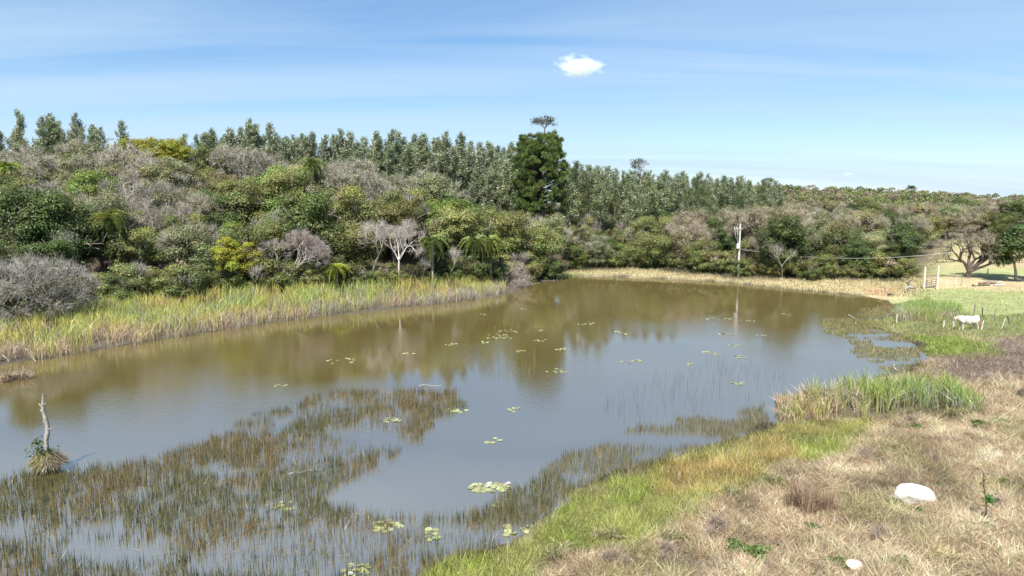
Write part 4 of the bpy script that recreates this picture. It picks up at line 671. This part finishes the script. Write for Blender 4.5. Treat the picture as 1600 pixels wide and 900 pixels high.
def tuftlike(seed, n, R, h, w, cols, lean, arch=True, subs=7):
    """tangled tussock: several off-centre tufts, blades arching every way"""
    r = np.random.default_rng(seed); pal = np.array(cols); ca = r.random(subs) * 6.283; cq = np.sqrt(r.random(subs)) * R * .75; cx = np.cos(ca) * cq; cy = np.sin(ca) * cq; ch = .45 + .75 * r.random(subs); k = r.integers(0, subs, n); cc = pal[r.integers(0, len(pal), subs)]
    c = (.5 * cc[k] + .5 * pal[r.integers(0, len(pal), n)]) * (.55 + .9 * r.random((n, 1))); base = np.stack([cx[k] + r.normal(size=n) * R * .14, cy[k] + r.normal(size=n) * R * .14, 0 * k], 1); a = r.random(n) * 6.283; o = np.stack([np.cos(a), np.sin(a), 0 * a], 1); hh = h * ch[k] * (.3 + .8 * r.random(n)); q = R * .55 * r.random(n) ** 1.5 * lean * (1.2 if arch else .5)
    m = base + o * (q * .45)[:, None] + np.array([0, 0, 1]) * hh[:, None] * .7; e = base + o * (q + .04)[:, None] + np.array([0, 0, 1]) * (hh * (np.where(r.random(n) < .5, .55, 1.0) if arch else 1.0))[:, None]; s = nrm(np.cross(o, rdir(r, n))) * w
    V = np.stack([base - s, base + s, m + s, m - s, e], 1).reshape(-1, 3); b5 = (np.arange(n) * 5)[:, None]; mb = MB(); mb.add(V, [b5 + np.array([[0, 1, 2, 3]]), b5 + np.array([[3, 2, 4]])], rep(c, 5)); return mb.mesh('blades', [M_grass])
def weedlike(seed, n, R, h, col):
    r = np.random.default_rng(seed); a = r.random(n) * 6.283; q = np.sqrt(r.random(n)) * R * (.6 + .5 * np.sin(a * 3 + seed)); p = np.stack([np.cos(a) * q, np.sin(a) * q, h * r.random(n) * (1 - .5 * q / R)], 1); V, P = leaves(p, nrm(rdir(r, n) + [0, 0, .9]), .03 + .04 * r.random(n), .45, r); mb = MB(); mb.add(V, P, rep(vary(r, n, col, .4, .12), 4)); return mb.mesh('foliage', [M_leaf])
dead1 = tuftlike(51, 700, .7, 1.45, .010, [(.36, .23, .15), (.27, .17, .11), (.48, .36, .25)], 4.2, False); dead2 = tuftlike(52, 1900, .6, .62, .009, [(.42, .32, .25), (.30, .23, .18), (.54, .43, .33)], 1.1); green1 = weedlike(53, 700, .42, .24, (.15, .215, .06)); pale1 = tuftlike(54, 500, .55, .5, .013, [(.42, .36, .2), (.25, .27, .09), (.5, .42, .28)], 1.4)
def shrubby(name, me, px, py, s, lab, cat, stems_=0, grp=None, sz=None):
    x, y, z = G(px, py); o = tag(link(name, me, None, (x, y, z - .03), (0, 0, rng.random() * 6.28), (s, s, sz or s)), lab, cat, grp); return o
for px, py, s, lab in ((1250, 800, 1.0, 'tall reddish-brown dead stalk clump below the orange sedge'), (1282, 800, .75, 'shorter brown stalk clump right of the reddish-brown one')): shrubby('dead_stalk_clump', dead1, px, py, s, lab, 'dead plant')
for px, py, s, lab in ((1118, 832, 1.05, 'grey-brown dead bush at the edge of the green strip'), (1040, 868, .8, 'low dead bush left of the grey-brown one'), (1350, 715, .8, 'dead brown tuft above the white boulder'), (1375, 838, .75, 'purplish dead tuft below the white boulder'), (1230, 660, .6, 'dead tuft at the foot of the near cattails'),
    (1425, 662, .8, 'dead tuft right below the near cattail stand'), (1460, 720, .6, 'small dead tuft on the open dry slope'), (1560, 790, .6, 'dead tuft right of the bare sapling'), (1565, 545, .7, 'dark dead tuft behind the brown patch near the horse'), (1590, 553, .55, 'small dark dead tuft at the right edge behind the brown patch'), (960, 880, .9, 'dead bush at the bottom edge in the pale grass')): shrubby('dead_bush', dead2, px, py, s, lab, 'dead bush')
for px, py, s, lab in ((1395, 785, 1.0, 'green weed at the left end of the white boulder'), (1435, 800, .9, 'yellow-green weed in front of the white boulder'), (1466, 755, .8, 'small round green weed above right of the boulder'), (1405, 882, 1.3, 'green weed right of the small white stone'), (1310, 880, 1.1, 'green weed left of the small white stone'), (1180, 868, 1.6, 'wide dark green weed patch at lower centre'),
    (1150, 856, 1.3, 'dark green weed left of the wide patch'), (1570, 755, 1.0, 'green weed at the right above the fallen stick'), (1270, 826, 1.0, 'green weed under the brown stalk clumps'), (1430, 668, 1.3, 'dark green weed at the right foot of the cattails'), (1530, 665, 1.5, 'leafy green weed below the pale fallen cane'), (1560, 660, 1.3, 'leafy green weed near the right edge below the cane'), (1540, 822, .8, 'green weed at the foot of the bare sapling'), (1330, 815, .8, 'green weed on the slope left of the boulder')): shrubby('green_weed', green1, px, py, s, lab, 'weed')
for px, py, s, lab in ((1215, 760, 1.2, 'pale bladed grass clump left of the dead stalks'), (1050, 845, 1.0, 'pale and green grass clump by the low dead bush'), (950, 840, 1.0, 'pale grass clump within the bright green strip'), (1150, 780, 1.1, 'pale green clump above the grey-brown dead bush'), (870, 870, 1.0, 'pale clump near the bottom of the green strip'), (1500, 650, 1.2, 'pale clump beside the right end of the near cattails')): shrubby('grass_clump', pale1, px, py, s, lab, 'grass clump')
def stick(name, lab, a, b, r0, col, cat, zt=0, k=6, bend=.03):
    a = np.array(a); b = np.array(b); t = np.linspace(0, 1, 6); pts = a[None] + (b - a)[None] * t[:, None] + np.random.default_rng(int(abs(a[0] * 91)) % 999).normal(size=(6, 3)) * bend; V, P = tubes(pts[:-1] - a, pts[1:] - a, r0 * (1 - .4 * t[:-1]), r0 * (1 - .4 * t[1:]), k); mb = MB(); mb.add(V, P, col); return tag(link(name, mb.mesh(name, [M_wood]), None, tuple(a)), lab, cat)
x, y, z = G(1541, 812); x2 = x - .25; t = thing('sapling', 'thin dark sapling with one green tuft on the dry bank', 'sapling', (x, y, z)); mb = MB(); pts = np.array([[0, 0, 0], [-.05, 0, .6], [-.16, 0, 1.15], [-.26, 0, 1.55], [-.27, 0, 1.95]]); V, P = tubes(pts[:-1], pts[1:], [.03, .026, .02, .016], [.026, .02, .016, .008], 5); mb.add(V, P, (.10, .09, .06)); link('stem', mb.mesh('stem', [M_bark]), t); mb = MB(); V, P = leaves(np.array([.05, 0, .85]) + r.normal(size=(90, 3)) * .1, rdir(r, 90), .05 + .04 * r.random(90), .5, r); mb.add(V, P, rep(vary(r, 90, (.10, .20, .05), .3), 4)); V, P = leaves(np.array([-.24, 0, 1.5]) + r.normal(size=(60, 3)) * [.06, .06, .25], rdir(r, 60), .03 + .03 * r.random(60), .5, r); mb.add(V, P, rep(vary(r, 60, (.10, .12, .05), .3), 4)); link('foliage', mb.mesh('foliage', [M_leaf]), t)
g1 = G(1540, 668); stick('cane', 'pale green cane leaning over the weeds at right', g1, (W(1518, 640)[0], g1[1] + .6, g1[2] + 1.55), .022, (.40, .42, .24), 'cane')
g1 = G(1572, 792); g2 = G(1625, 792); stick('fallen_stick', 'long thin stick lying on the dry grass at the right edge', (g1[0], g1[1], g1[2] + .08), (g2[0], g2[1], g2[2] + .1), .022, (.30, .25, .14), 'stick')
for i, (a, b, zb, lab) in enumerate((((1326, 494), (1338, 499), .12, 'white dead branch lying on the inlet weed mat'), ((1395, 577), (1404, 581), .1, 'short pale stick at the edge of the inlet'), ((0, 556), (14, 566), .25, 'grey broken branch in the reeds at the left edge'), ((36, 545), (56, 566), .4, 'bent grey stalk over the water by the left reeds'), ((450, 744), (500, 735), .05, 'straw stem floating among the lower left rushes'), ((655, 604), (690, 604), .05, 'thin pale weed streak floating beyond the rush spit'))):
    p, q_ = W(*a), W(*b); stick('driftwood', lab, (p[0], p[1], .05 + zb), (q_[0], q_[1], .05), .04 if i < 4 else .02, (.52, .46, .38), 'driftwood')
x, y = W(24, 592); tag(link('reed_clump', tuftlike(61, 900, .9, .8, .014, [(.42, .32, .22), (.30, .22, .14), (.5, .4, .3)], 1.5), None, (x, y, 0), None, (1.1, 1.1, 1)), 'straw-brown sedge clump standing in the water at left', 'sedge clump')

# ------------------------------------------------------------------ power pole and cable
def box(mb, c, s, col, m=0):
    c = np.array(c, float); s = np.array(s, float) / 2; V = np.array([[i, j, k] for i in (-1, 1) for j in (-1, 1) for k in (-1, 1)]) * s + c; mb.add(V, [np.array([[0, 1, 3, 2], [4, 6, 7, 5], [0, 4, 5, 1], [2, 3, 7, 6], [0, 2, 6, 4], [1, 5, 7, 3]])], col, m)
x, y, z = G(1153.5, 432); px_m = y / F; ph = 8.9; t = thing('power_pole', 'pale concrete power pole on the far bank with white transformer box', 'utility pole', (x, y, z - .1))
mb = MB(); V, P = tubes([[0, 0, 0], [0, 0, 4.5]], [[0, 0, 4.5], [0, 0, ph]], [.19, .16], [.16, .12], 10); mb.add(V, P, (.62, .60, .56)); mb.add([[.12 * math.cos(i * .628), .12 * math.sin(i * .628), ph] for i in range(10)], [np.arange(10)[None]], (.6, .58, .55)); link('pole', mb.mesh('pole', [M_conc], True), t)
mb = MB(); box(mb, (-.45, -.16, ph - .85), (1.3, .09, .11), (.55, .54, .5)); link('crossarm', mb.mesh('crossarm', [M_wood]), t)
mb = MB(); V, P = tubes([[-.28, -.18, ph - 4.1]], [[-.28, -.18, ph - 3.3]], [.26], [.26], 14); mb.add(V, P, (.78, .78, .76)); top = [[-.28 + .26 * math.cos(i * .4488), -.18 + .26 * math.sin(i * .4488), ph - 3.3] for i in range(14)]; mb.add(top, [np.arange(14)[None]], (.78, .78, .76)); link('transformer', mb.mesh('transformer', [M_metal], False), t)
def ins_mesh():
    mb = MB(); V, P = tubes([[0, 0, 0], [0, 0, .1], [0, 0, .16]], [[0, 0, .1], [0, 0, .16], [0, 0, .28]], [.03, .09, .05], [.08, .05, .09], 8); mb.add(V, P, (.75, .72, .68)); return mb.mesh('insulator', [M_metal])
im = ins_mesh()
for dx in (-1.0, -.6, -.2): link('insulator', im, t, (dx, -.16, ph - .79))
for dx in (-.95, -.55):
    mb = MB(); V, P = tubes([[dx, -.2, ph - .9], [dx + .1, -.2, ph - 1.9]], [[dx + .1, -.2, ph - 1.9], [-.3, -.18, ph - 3.3]], [.035, .02], [.035, .012], 5); mb.add(V, P, (.66, .66, .66)); link('fuse_lead', mb.mesh('fuse_lead', [M_metal]), t)
mb = MB(); V, P = tubes([[-.1, -.12, ph - 1.9]], [[-.95, -.16, ph - .95]], [.03], [.03], 5); mb.add(V, P, (.45, .45, .43)); link('brace', mb.mesh('brace', [M_metal]), t)
a = np.array([x, y - .15, z + ph - 4.3]); ex, ey = AZ(1506, 104.5); b = np.array([ex, ey, Hz(ex, ey) + 4.6]); u = np.linspace(0, 1, 40); pts = a + (b - a) * u[:, None]; pts[:, 2] -= 4 * 1.35 * u * (1 - u); mb = MB(); V, P = tubes(pts[:-1] - a, pts[1:] - a, np.full(39, .022), np.full(39, .022), 5); mb.add(V, P, (.45, .44, .42)); tag(link('power_cable', mb.mesh('power_cable', [M_metal]), None, tuple(a)), 'grey cable sagging from the power pole to the gnarled tree', 'cable')

# ------------------------------------------------------------------ fence posts, gate, wires, logs
def post(px, pyb, pyt, r0, col, lab, name='fence_post', lean=0.0, cat='post'):
    x, y, z = G(px, pyb); h = (pyb - pyt) * y / F / math.cos(PITCH) + .1; t = np.linspace(0, 1, 5); rr = np.random.default_rng(int(px)); pts = np.stack([lean * t * h + rr.normal(size=5) * .015, rr.normal(size=5) * .015, t * h - .1], 1); mb = MB(); V, P = tubes(pts[:-1], pts[1:], np.full(4, r0), np.full(4, r0 * .93), 7); mb.add(V, P, col); e = pts[-1]; mb.add([[e[0] + r0 * .93 * math.cos(i * .8976), e[1] + r0 * .93 * math.sin(i * .8976), e[2] + .004] for i in range(7)], [np.arange(7)[None]], np.array(col) * .9); return tag(link(name, mb.mesh(name, [M_wood]), None, (x, y, z)), lab, cat), (x, y, z, h)
WP = (.70, .64, .54); DP = (.10, .09, .08)
post(1443.5, 452, 417, .13, WP, 'left tall whitish gate post', 'gate_post'); _, gB = post(1464, 452, 414.5, .13, WP, 'right tall whitish gate post, slightly higher', 'gate_post')
xg, yg, zg = G(1446, 451); xh, yh, zh = G(1462, 449); t = thing('wooden_gate', 'grey wooden rail gate hung between the two tall posts', 'gate', (xg, yg, zg)); dv = np.array([xh - xg, yh - yg, 0])
for i, zz in enumerate((.25, .55, .85, 1.15)): mb = MB(); V, P = tubes([[0, 0, zz]], [dv + [0, 0, zz + .1]], [.06], [.06], 5); mb.add(V, P, (.26, .22, .20)); link('rail', mb.mesh('rail', [M_wood]), t)
for f in (.04, .5, .96): mb = MB(); box(mb, dv * f + [0, -.08, .72], (.09, .05, 1.25), (.24, .20, .18)); link('upright', mb.mesh('upright', [M_wood]), t)
for px, pb, pt, lean, r0, col, lab in ((1400.5, 506, 491, .03, .06, WP, 'short white post standing left of the back cattails'), (1473.5, 513, 500, .05, .06, WP, 'short white post left of the horse'), (1488.5, 513.5, 500, .10, .06, WP, 'short white post right at the horse\'s head'), (1533, 517, 500.5, .12, .06, WP, 'leaning white post behind the horse\'s tail'), (1563, 514, 497, .4, .05, (.55, .50, .42), 'pale post leaning right, part of the broken fence'),
    (1579, 511, 494, -.35, .05, DP, 'dark post leaning left against the pale one'), (1521.5, 496, 475, .0, .07, (.26, .20, .17), 'brown post behind the horse beside the cattails'), (1534, 498, 480.5, .0, .06, DP, 'dark post with wires behind the horse'), (1553.5, 505, 484, .0, .04, (.18, .18, .18), 'thin grey post right of the dark wired post'),
    (1493, 447, 435, 0, .08, WP, 'small white post just left of the gnarled tree'), (1502, 446, 434, 0, .08, (.4, .34, .27), 'small brown post against the gnarled tree'), (1479, 446, 438, 0, .08, WP, 'small white post between gate and gnarled tree'), (1543, 432, 420, 0, .09, WP, 'faint whitish post out in the dry field beyond the logs'), (1389, 452, 441, 0, .05, (.42, .38, .34), 'thin post on the shore above the black waterbird')): post(px, pb, pt, r0, col, lab, lean=lean)
def wire(p, q_, lab, sag=.1):
    p = np.array(p); q_ = np.array(q_); u = np.linspace(0, 1, 14); pts = p + (q_ - p) * u[:, None]; pts[:, 2] -= 4 * sag * u * (1 - u); mb = MB(); V, P = tubes(pts[:-1] - p, pts[1:] - p, np.full(13, .010), np.full(13, .010), 4); mb.add(V, P, (.2, .19, .18)); tag(link('fence_wire', mb.mesh('fence_wire', [M_metal]), None, tuple(p)), lab, 'wire')
A_ = G(1521.5, 496); B_ = G(1534, 498); C_ = G(1553.5, 505); _, D_ = post(1618, 500, 477, .05, DP, 'dark post just beyond the right end of the wires'); D_ = D_[:3]
for zz, w in ((1.25, 'upper'), (.7, 'lower')):
    wire((A_[0], A_[1], A_[2] + zz), (B_[0], B_[1], B_[2] + zz - .05), f'{w} fence wire from the brown post to the dark post'); wire((B_[0], B_[1], B_[2] + zz - .05), (C_[0], C_[1], C_[2] + zz), f'{w} fence wire from the dark post to the thin grey post')
top = (D_[0], D_[1], D_[2] + 1.35); wire((C_[0], C_[1], C_[2] + 1.35), top, 'top fence wire running right with a small bird on it', .06)
r = np.random.default_rng(71)
for i, (px, py, ln, an, r0, lab) in enumerate(((1532, 446, 3.2, .1, .16, 'dark log lying at the foot of the gnarled tree'), (1545, 444, 3.4, -.15, .18, 'reddish log in the middle of the woodpile'), (1556, 443, 2.6, .25, .15, 'pale log at the right end of the woodpile'), (1548, 442, 3.0, .05, .14, 'grey log lying behind the reddish one'), (1562, 446, 1.8, -.3, .13, 'short whitish log before the pale trunk'))):
    x, y, z = G(px, py); col = ((.12, .10, .085), (.28, .17, .12), (.55, .47, .40), (.30, .26, .23), (.62, .56, .50))[i]; d = np.array([math.cos(an), math.sin(an) * .6, 0]) * ln * .38; stick('log', lab, (x - d[0], y - d[1], z + r0), (x + d[0], y + d[1], z + r0 + .1), r0, col, 'log', k=8, bend=.09)
# pale drift branch with a dark stump on the shore above the inlet
x, y, z = G(1418, 455); t = thing('driftwood_snag', 'bleached white snag with a dark root stump on the far right shore', 'driftwood', (x, y, z)); mb = MB(); V, P = tubes([[-.9, -1.2, 0], [-.7, -.6, .55], [-.1, -.2, .6], [.7, 0, .55]], [[-.7, -.6, .55], [-.1, -.2, .6], [.7, 0, .55], [1.2, .1, .35]], [.06, .09, .22, .2], [.09, .2, .2, .08], 8); mb.add(V, P, (.34, .31, .27)); V, P = tubes([[-.7, -.6, .5]], [[.3, -.9, .62]], [.04], [.03], 6); mb.add(V, P, (.25, .22, .2)); link('branch', mb.mesh('branch', [M_wood], True), t)
mb = MB(); V, P = tubes([[0, 0, .6], [.1, 0, 1.1], [.2, 0, 1.2], [.1, 0, 1.2]], [[.1, 0, 1.1], [-.25, 0, 1.25], [.45, 0, 1.6], [.15, .1, 1.55]], [.09, .14, .07, .06], [.13, .1, .03, .03], 7); mb.add(V, P, (.11, .09, .085)); link('root_stump', mb.mesh('root_stump', [M_wood], True), t)

# ------------------------------------------------------------------ animals
def skin(name, verts, edges, radii, matl, colour, parent, sub=2):
    me = bpy.data.meshes.new(name + '_rig'); me.from_pydata([tuple(v) for v in verts], edges, []); o = bpy.data.objects.new(name + '_rig', me); COL.objects.link(o); m = o.modifiers.new('s', 'SKIN'); m.use_smooth_shade = True
    for v, rr in zip(me.skin_vertices[0].data, radii): v.radius = rr if isinstance(rr, tuple) else (rr, rr)
    me.skin_vertices[0].data[0].use_root = True; sb = o.modifiers.new('u', 'SUBSURF'); sb.levels = sub; sb.render_levels = sub
    dg = bpy.context.evaluated_depsgraph_get(); dg.update(); ev = o.evaluated_get(dg); me2 = bpy.data.meshes.new_from_object(ev); me2.name = name; bpy.data.objects.remove(o); me2.materials.clear(); me2.materials.append(matl)
    a = me2.color_attributes.new('Col', 'FLOAT_COLOR', 'POINT'); n = len(me2.vertices); c = np.ones((n, 4), np.float32); co = np.empty(n * 3, np.float32); me2.vertices.foreach_get('co', co); c[:, :3] = colour(co.reshape(-1, 3)); a.data.foreach_set('color', c.ravel()); me2.polygons.foreach_set('use_smooth', np.ones(len(me2.polygons), bool)); return link(name, me2, parent)
hx, hy, hz = G(1510, 517); t = thing('horse', 'white horse with a tan tail grazing by the cattails', 'horse', (hx, hy, hz), math.radians(-8)); t.scale = (1.08, 1.08, 1.1)
# faces -X; withers 1.42
hv = [(.50, 0, 1.04), (.15, 0, .97), (-.22, 0, .98), (-.50, 0, 1.05), (-.72, 0, 1.17), (-.90, 0, 1.16), (-1.03, 0, 1.06), (-1.08, 0, .94), (-1.14, 0, .76), (-1.19, 0, .60),
      (.74, 0, 1.06), (.86, 0, .98)]
hr = [(.38, .40), (.40, .42), (.38, .42), (.32, .38), (.20, .27), (.14, .20), (.12, .15), (.11, .14), (.08, .10), (.06, .07), (.32, .33), (.17, .21)]
he = [(0, 1), (1, 2), (2, 3), (3, 4), (4, 5), (5, 6), (6, 7), (7, 8), (8, 9), (0, 10), (10, 11)]
def leg(root, pts, rad):
    i = root
    for p, q_ in zip(pts, rad): hv.append(p); hr.append(q_); he.append((i, len(hv) - 1)); i = len(hv) - 1
for sy, f in ((.15, 0), (-.15, .10)): leg(3, [(-.50 + f, sy, .84), (-.50 + f, sy, .62), (-.49 + f, sy, .42), (-.50 + f, sy, .14), (-.53 + f, sy, .04)], [.14, .095, .075, .052, .07])
for sy, f in ((.16, -.05), (-.16, .10)): leg(10, [(.68 + f, sy, .88), (.60 + f, sy, .70), (.78 + f, sy, .50), (.76 + f, sy, .16), (.72 + f, sy, .04)], [.20, .14, .078, .056, .072])
def hcol(c):
    k = np.empty((len(c), 3)); k[:] = (.62, .56, .49); k[c[:, 2] < .08] = (.16, .13, .10); f = (c[:, 0] < -1.14) & (c[:, 2] < .62); k[f] = (.30, .24, .22); b = (c[:, 2] < .5) & (c[:, 2] >= .08) & (c[:, 0] > -1.1); k[b] = (.72, .60, .45); return k
skin('body', hv, he, hr, M_hide, hcol, t)
r = np.random.default_rng(81)
def hair(name, pts, n, ln, w, col, dirn, spread=.2):
    P_ = np.array(pts); k = r.random(n) * (len(P_) - 1); i = k.astype(int); b = P_[i] + (P_[i + 1] - P_[i]) * (k - i)[:, None]; d = nrm(np.array(dirn) + r.normal(size=(n, 3)) * spread); e = b + d * (ln * (.6 + .5 * r.random((n, 1)))); m = (b + e) / 2 + np.array([.03, 0, .02]); s = nrm(np.cross(d, rdir(r, n))) * w; V = np.stack([b - s, b + s, m + s, m - s, e], 1).reshape(-1, 3); b5 = (np.arange(n) * 5)[:, None]; mb = MB(); mb.add(V, [b5 + np.array([[0, 1, 2, 3]]), b5 + np.array([[3, 2, 4]])], rep(vary(r, n, col, .2), 5)); link(name, mb.mesh(name, [M_grass]), t)
hair('tail', [(.96, 0, 1.12), (1.05, 0, 1.02), (1.08, 0, .85)], 200, .62, .014, (.62, .38, .22), (.10, 0, -1), .10); hair('mane', [(-.50, -.02, 1.42), (-.74, -.05, 1.42), (-.93, -.06, 1.33), (-1.08, -.05, 1.18)], 240, .26, .012, (.72, .64, .54), (.05, -.5, -1)); hair('forelock', [(-1.12, -.05, 1.15), (-1.18, -.07, 1.0)], 60, .2, .012, (.10, .08, .07), (-.2, -.4, -1))
for sy in (-.07, .07): mb = MB(); mb.add([[-1.06, sy - .025, 1.15], [-1.06, sy + .025, 1.15], [-1.02, sy * 1.6, 1.32], [-1.10, sy, 1.18]], [np.array([[0, 1, 2], [1, 3, 2], [3, 0, 2]])], (.75, .65, .58)); link('ear', mb.mesh('ear', [M_hide]), t)
def bird(lab, loc, s, rz, name, cat='bird', col=(.012, .012, .014)):
    t = thing(name, lab, cat, loc, rz, None, s); skin('body', [(0, 0, .22), (.16, 0, .24), (.30, 0, .22), (-.12, 0, .26), (-.19, 0, .36), (-.20, 0, .43), (-.26, 0, .43), (.45, 0, .20)], [(0, 1), (1, 2), (0, 3), (3, 4), (4, 5), (5, 6), (2, 7)], [.11, .11, .07, .09, .045, .055, .03, .035], M_hide, lambda c: np.array(col)[None] + 0 * c, t, 2)
    for sy in (-.04, .04): mb = MB(); V, P = tubes([[0, sy, .14]], [[0, sy, 0]], [.012], [.010], 5); mb.add(V, P, (.10, .09, .05)); link('leg', mb.mesh('leg', [M_hide]), t)
    mb = MB(); V, P = tubes([[-.25, 0, .43]], [[-.34, 0, .42]], [.018], [.003], 5); mb.add(V, P, (.25, .18, .06)); link('beak', mb.mesh('beak', [M_hide]), t)
x, y, z = G(1388.5, 463); bird('black waterbird standing at the edge of the inlet', (x, y, max(z, 0)), 1.05, .2, 'waterbird')
u_ = (1570 - 1553.5) / (1618 - 1553.5); P_ = np.array((C_[0], C_[1], C_[2] + 1.35)); Q_ = np.array(top); w_ = P_ + (Q_ - P_) * u_; bird('small black bird perched on the top fence wire', tuple(w_ - [0, 0, 4 * .06 * u_ * (1 - u_)]), .42, .6, 'small_bird')

# ------------------------------------------------------------------ clouds: real volumes far off
def cloud(px, py, wpx, hpx, D, lab, dens):
    dx = (px - 800) / F; dy = (450 - py) / F; d = np.array([dx, cp + dy * sp_, -sp_ + dy * cp]) * D; sw = wpx * D / F / 2; sh = hpx * D / F / 2
    m, t = mat('cloud_vapour'); o = N(t, 'ShaderNodeOutputMaterial'); pv = N(t, 'ShaderNodeVolumePrincipled'); inp(pv, Anisotropy=.2); pv.inputs['Color'].default_value = (.97, .98, 1, 1); c = N(t, 'ShaderNodeTexCoord'); n = N(t, 'ShaderNodeTexNoise'); inp(n, Scale=1.9, Detail=5.0, Roughness=.6); L(t, c.outputs['Object'], n.inputs['Vector'])
    g = N(t, 'ShaderNodeVectorMath', operation='LENGTH'); L(t, c.outputs['Object'], g.inputs[0]); s1 = N(t, 'ShaderNodeMath', operation='SUBTRACT'); s1.inputs[0].default_value = 1.0; L(t, g.outputs['Value'], s1.inputs[1]); s2 = N(t, 'ShaderNodeMath', operation='MULTIPLY_ADD'); s2.inputs[1].default_value = 2.6; s2.inputs[2].default_value = -1.30; L(t, n.outputs['Fac'], s2.inputs[0]); s3 = N(t, 'ShaderNodeMath', operation='ADD'); L(t, s1.outputs[0], s3.inputs[0]); L(t, s2.outputs[0], s3.inputs[1])
    s4 = N(t, 'ShaderNodeMapRange'); s4.inputs['From Min'].default_value = .05; s4.inputs['From Max'].default_value = 1.0; s4.inputs['To Max'].default_value = dens / sh; L(t, s3.outputs[0], s4.inputs[0]); L(t, s4.outputs[0], pv.inputs['Density']); L(t, pv.outputs[0], o.inputs['Volume'])
    import bmesh; bm = bmesh.new(); bmesh.ops.create_icosphere(bm, subdivisions=4, radius=1.25); me = bpy.data.meshes.new('cloud'); bm.to_mesh(me); bm.free(); me.materials.append(m); tag(link('cloud', me, None, (d[0], d[1], H + d[2]), (0, math.radians(4), 0), (sw, sh * 1.6, sh)), lab, 'cloud')
cloud(905, 103, 76, 32, 3200, 'small white cumulus cloud high above the great pine', 2.6)
cloud(1325, 272, 18, 7, 4200, 'tiny faint cloud low over the right-hand ridge', .5)
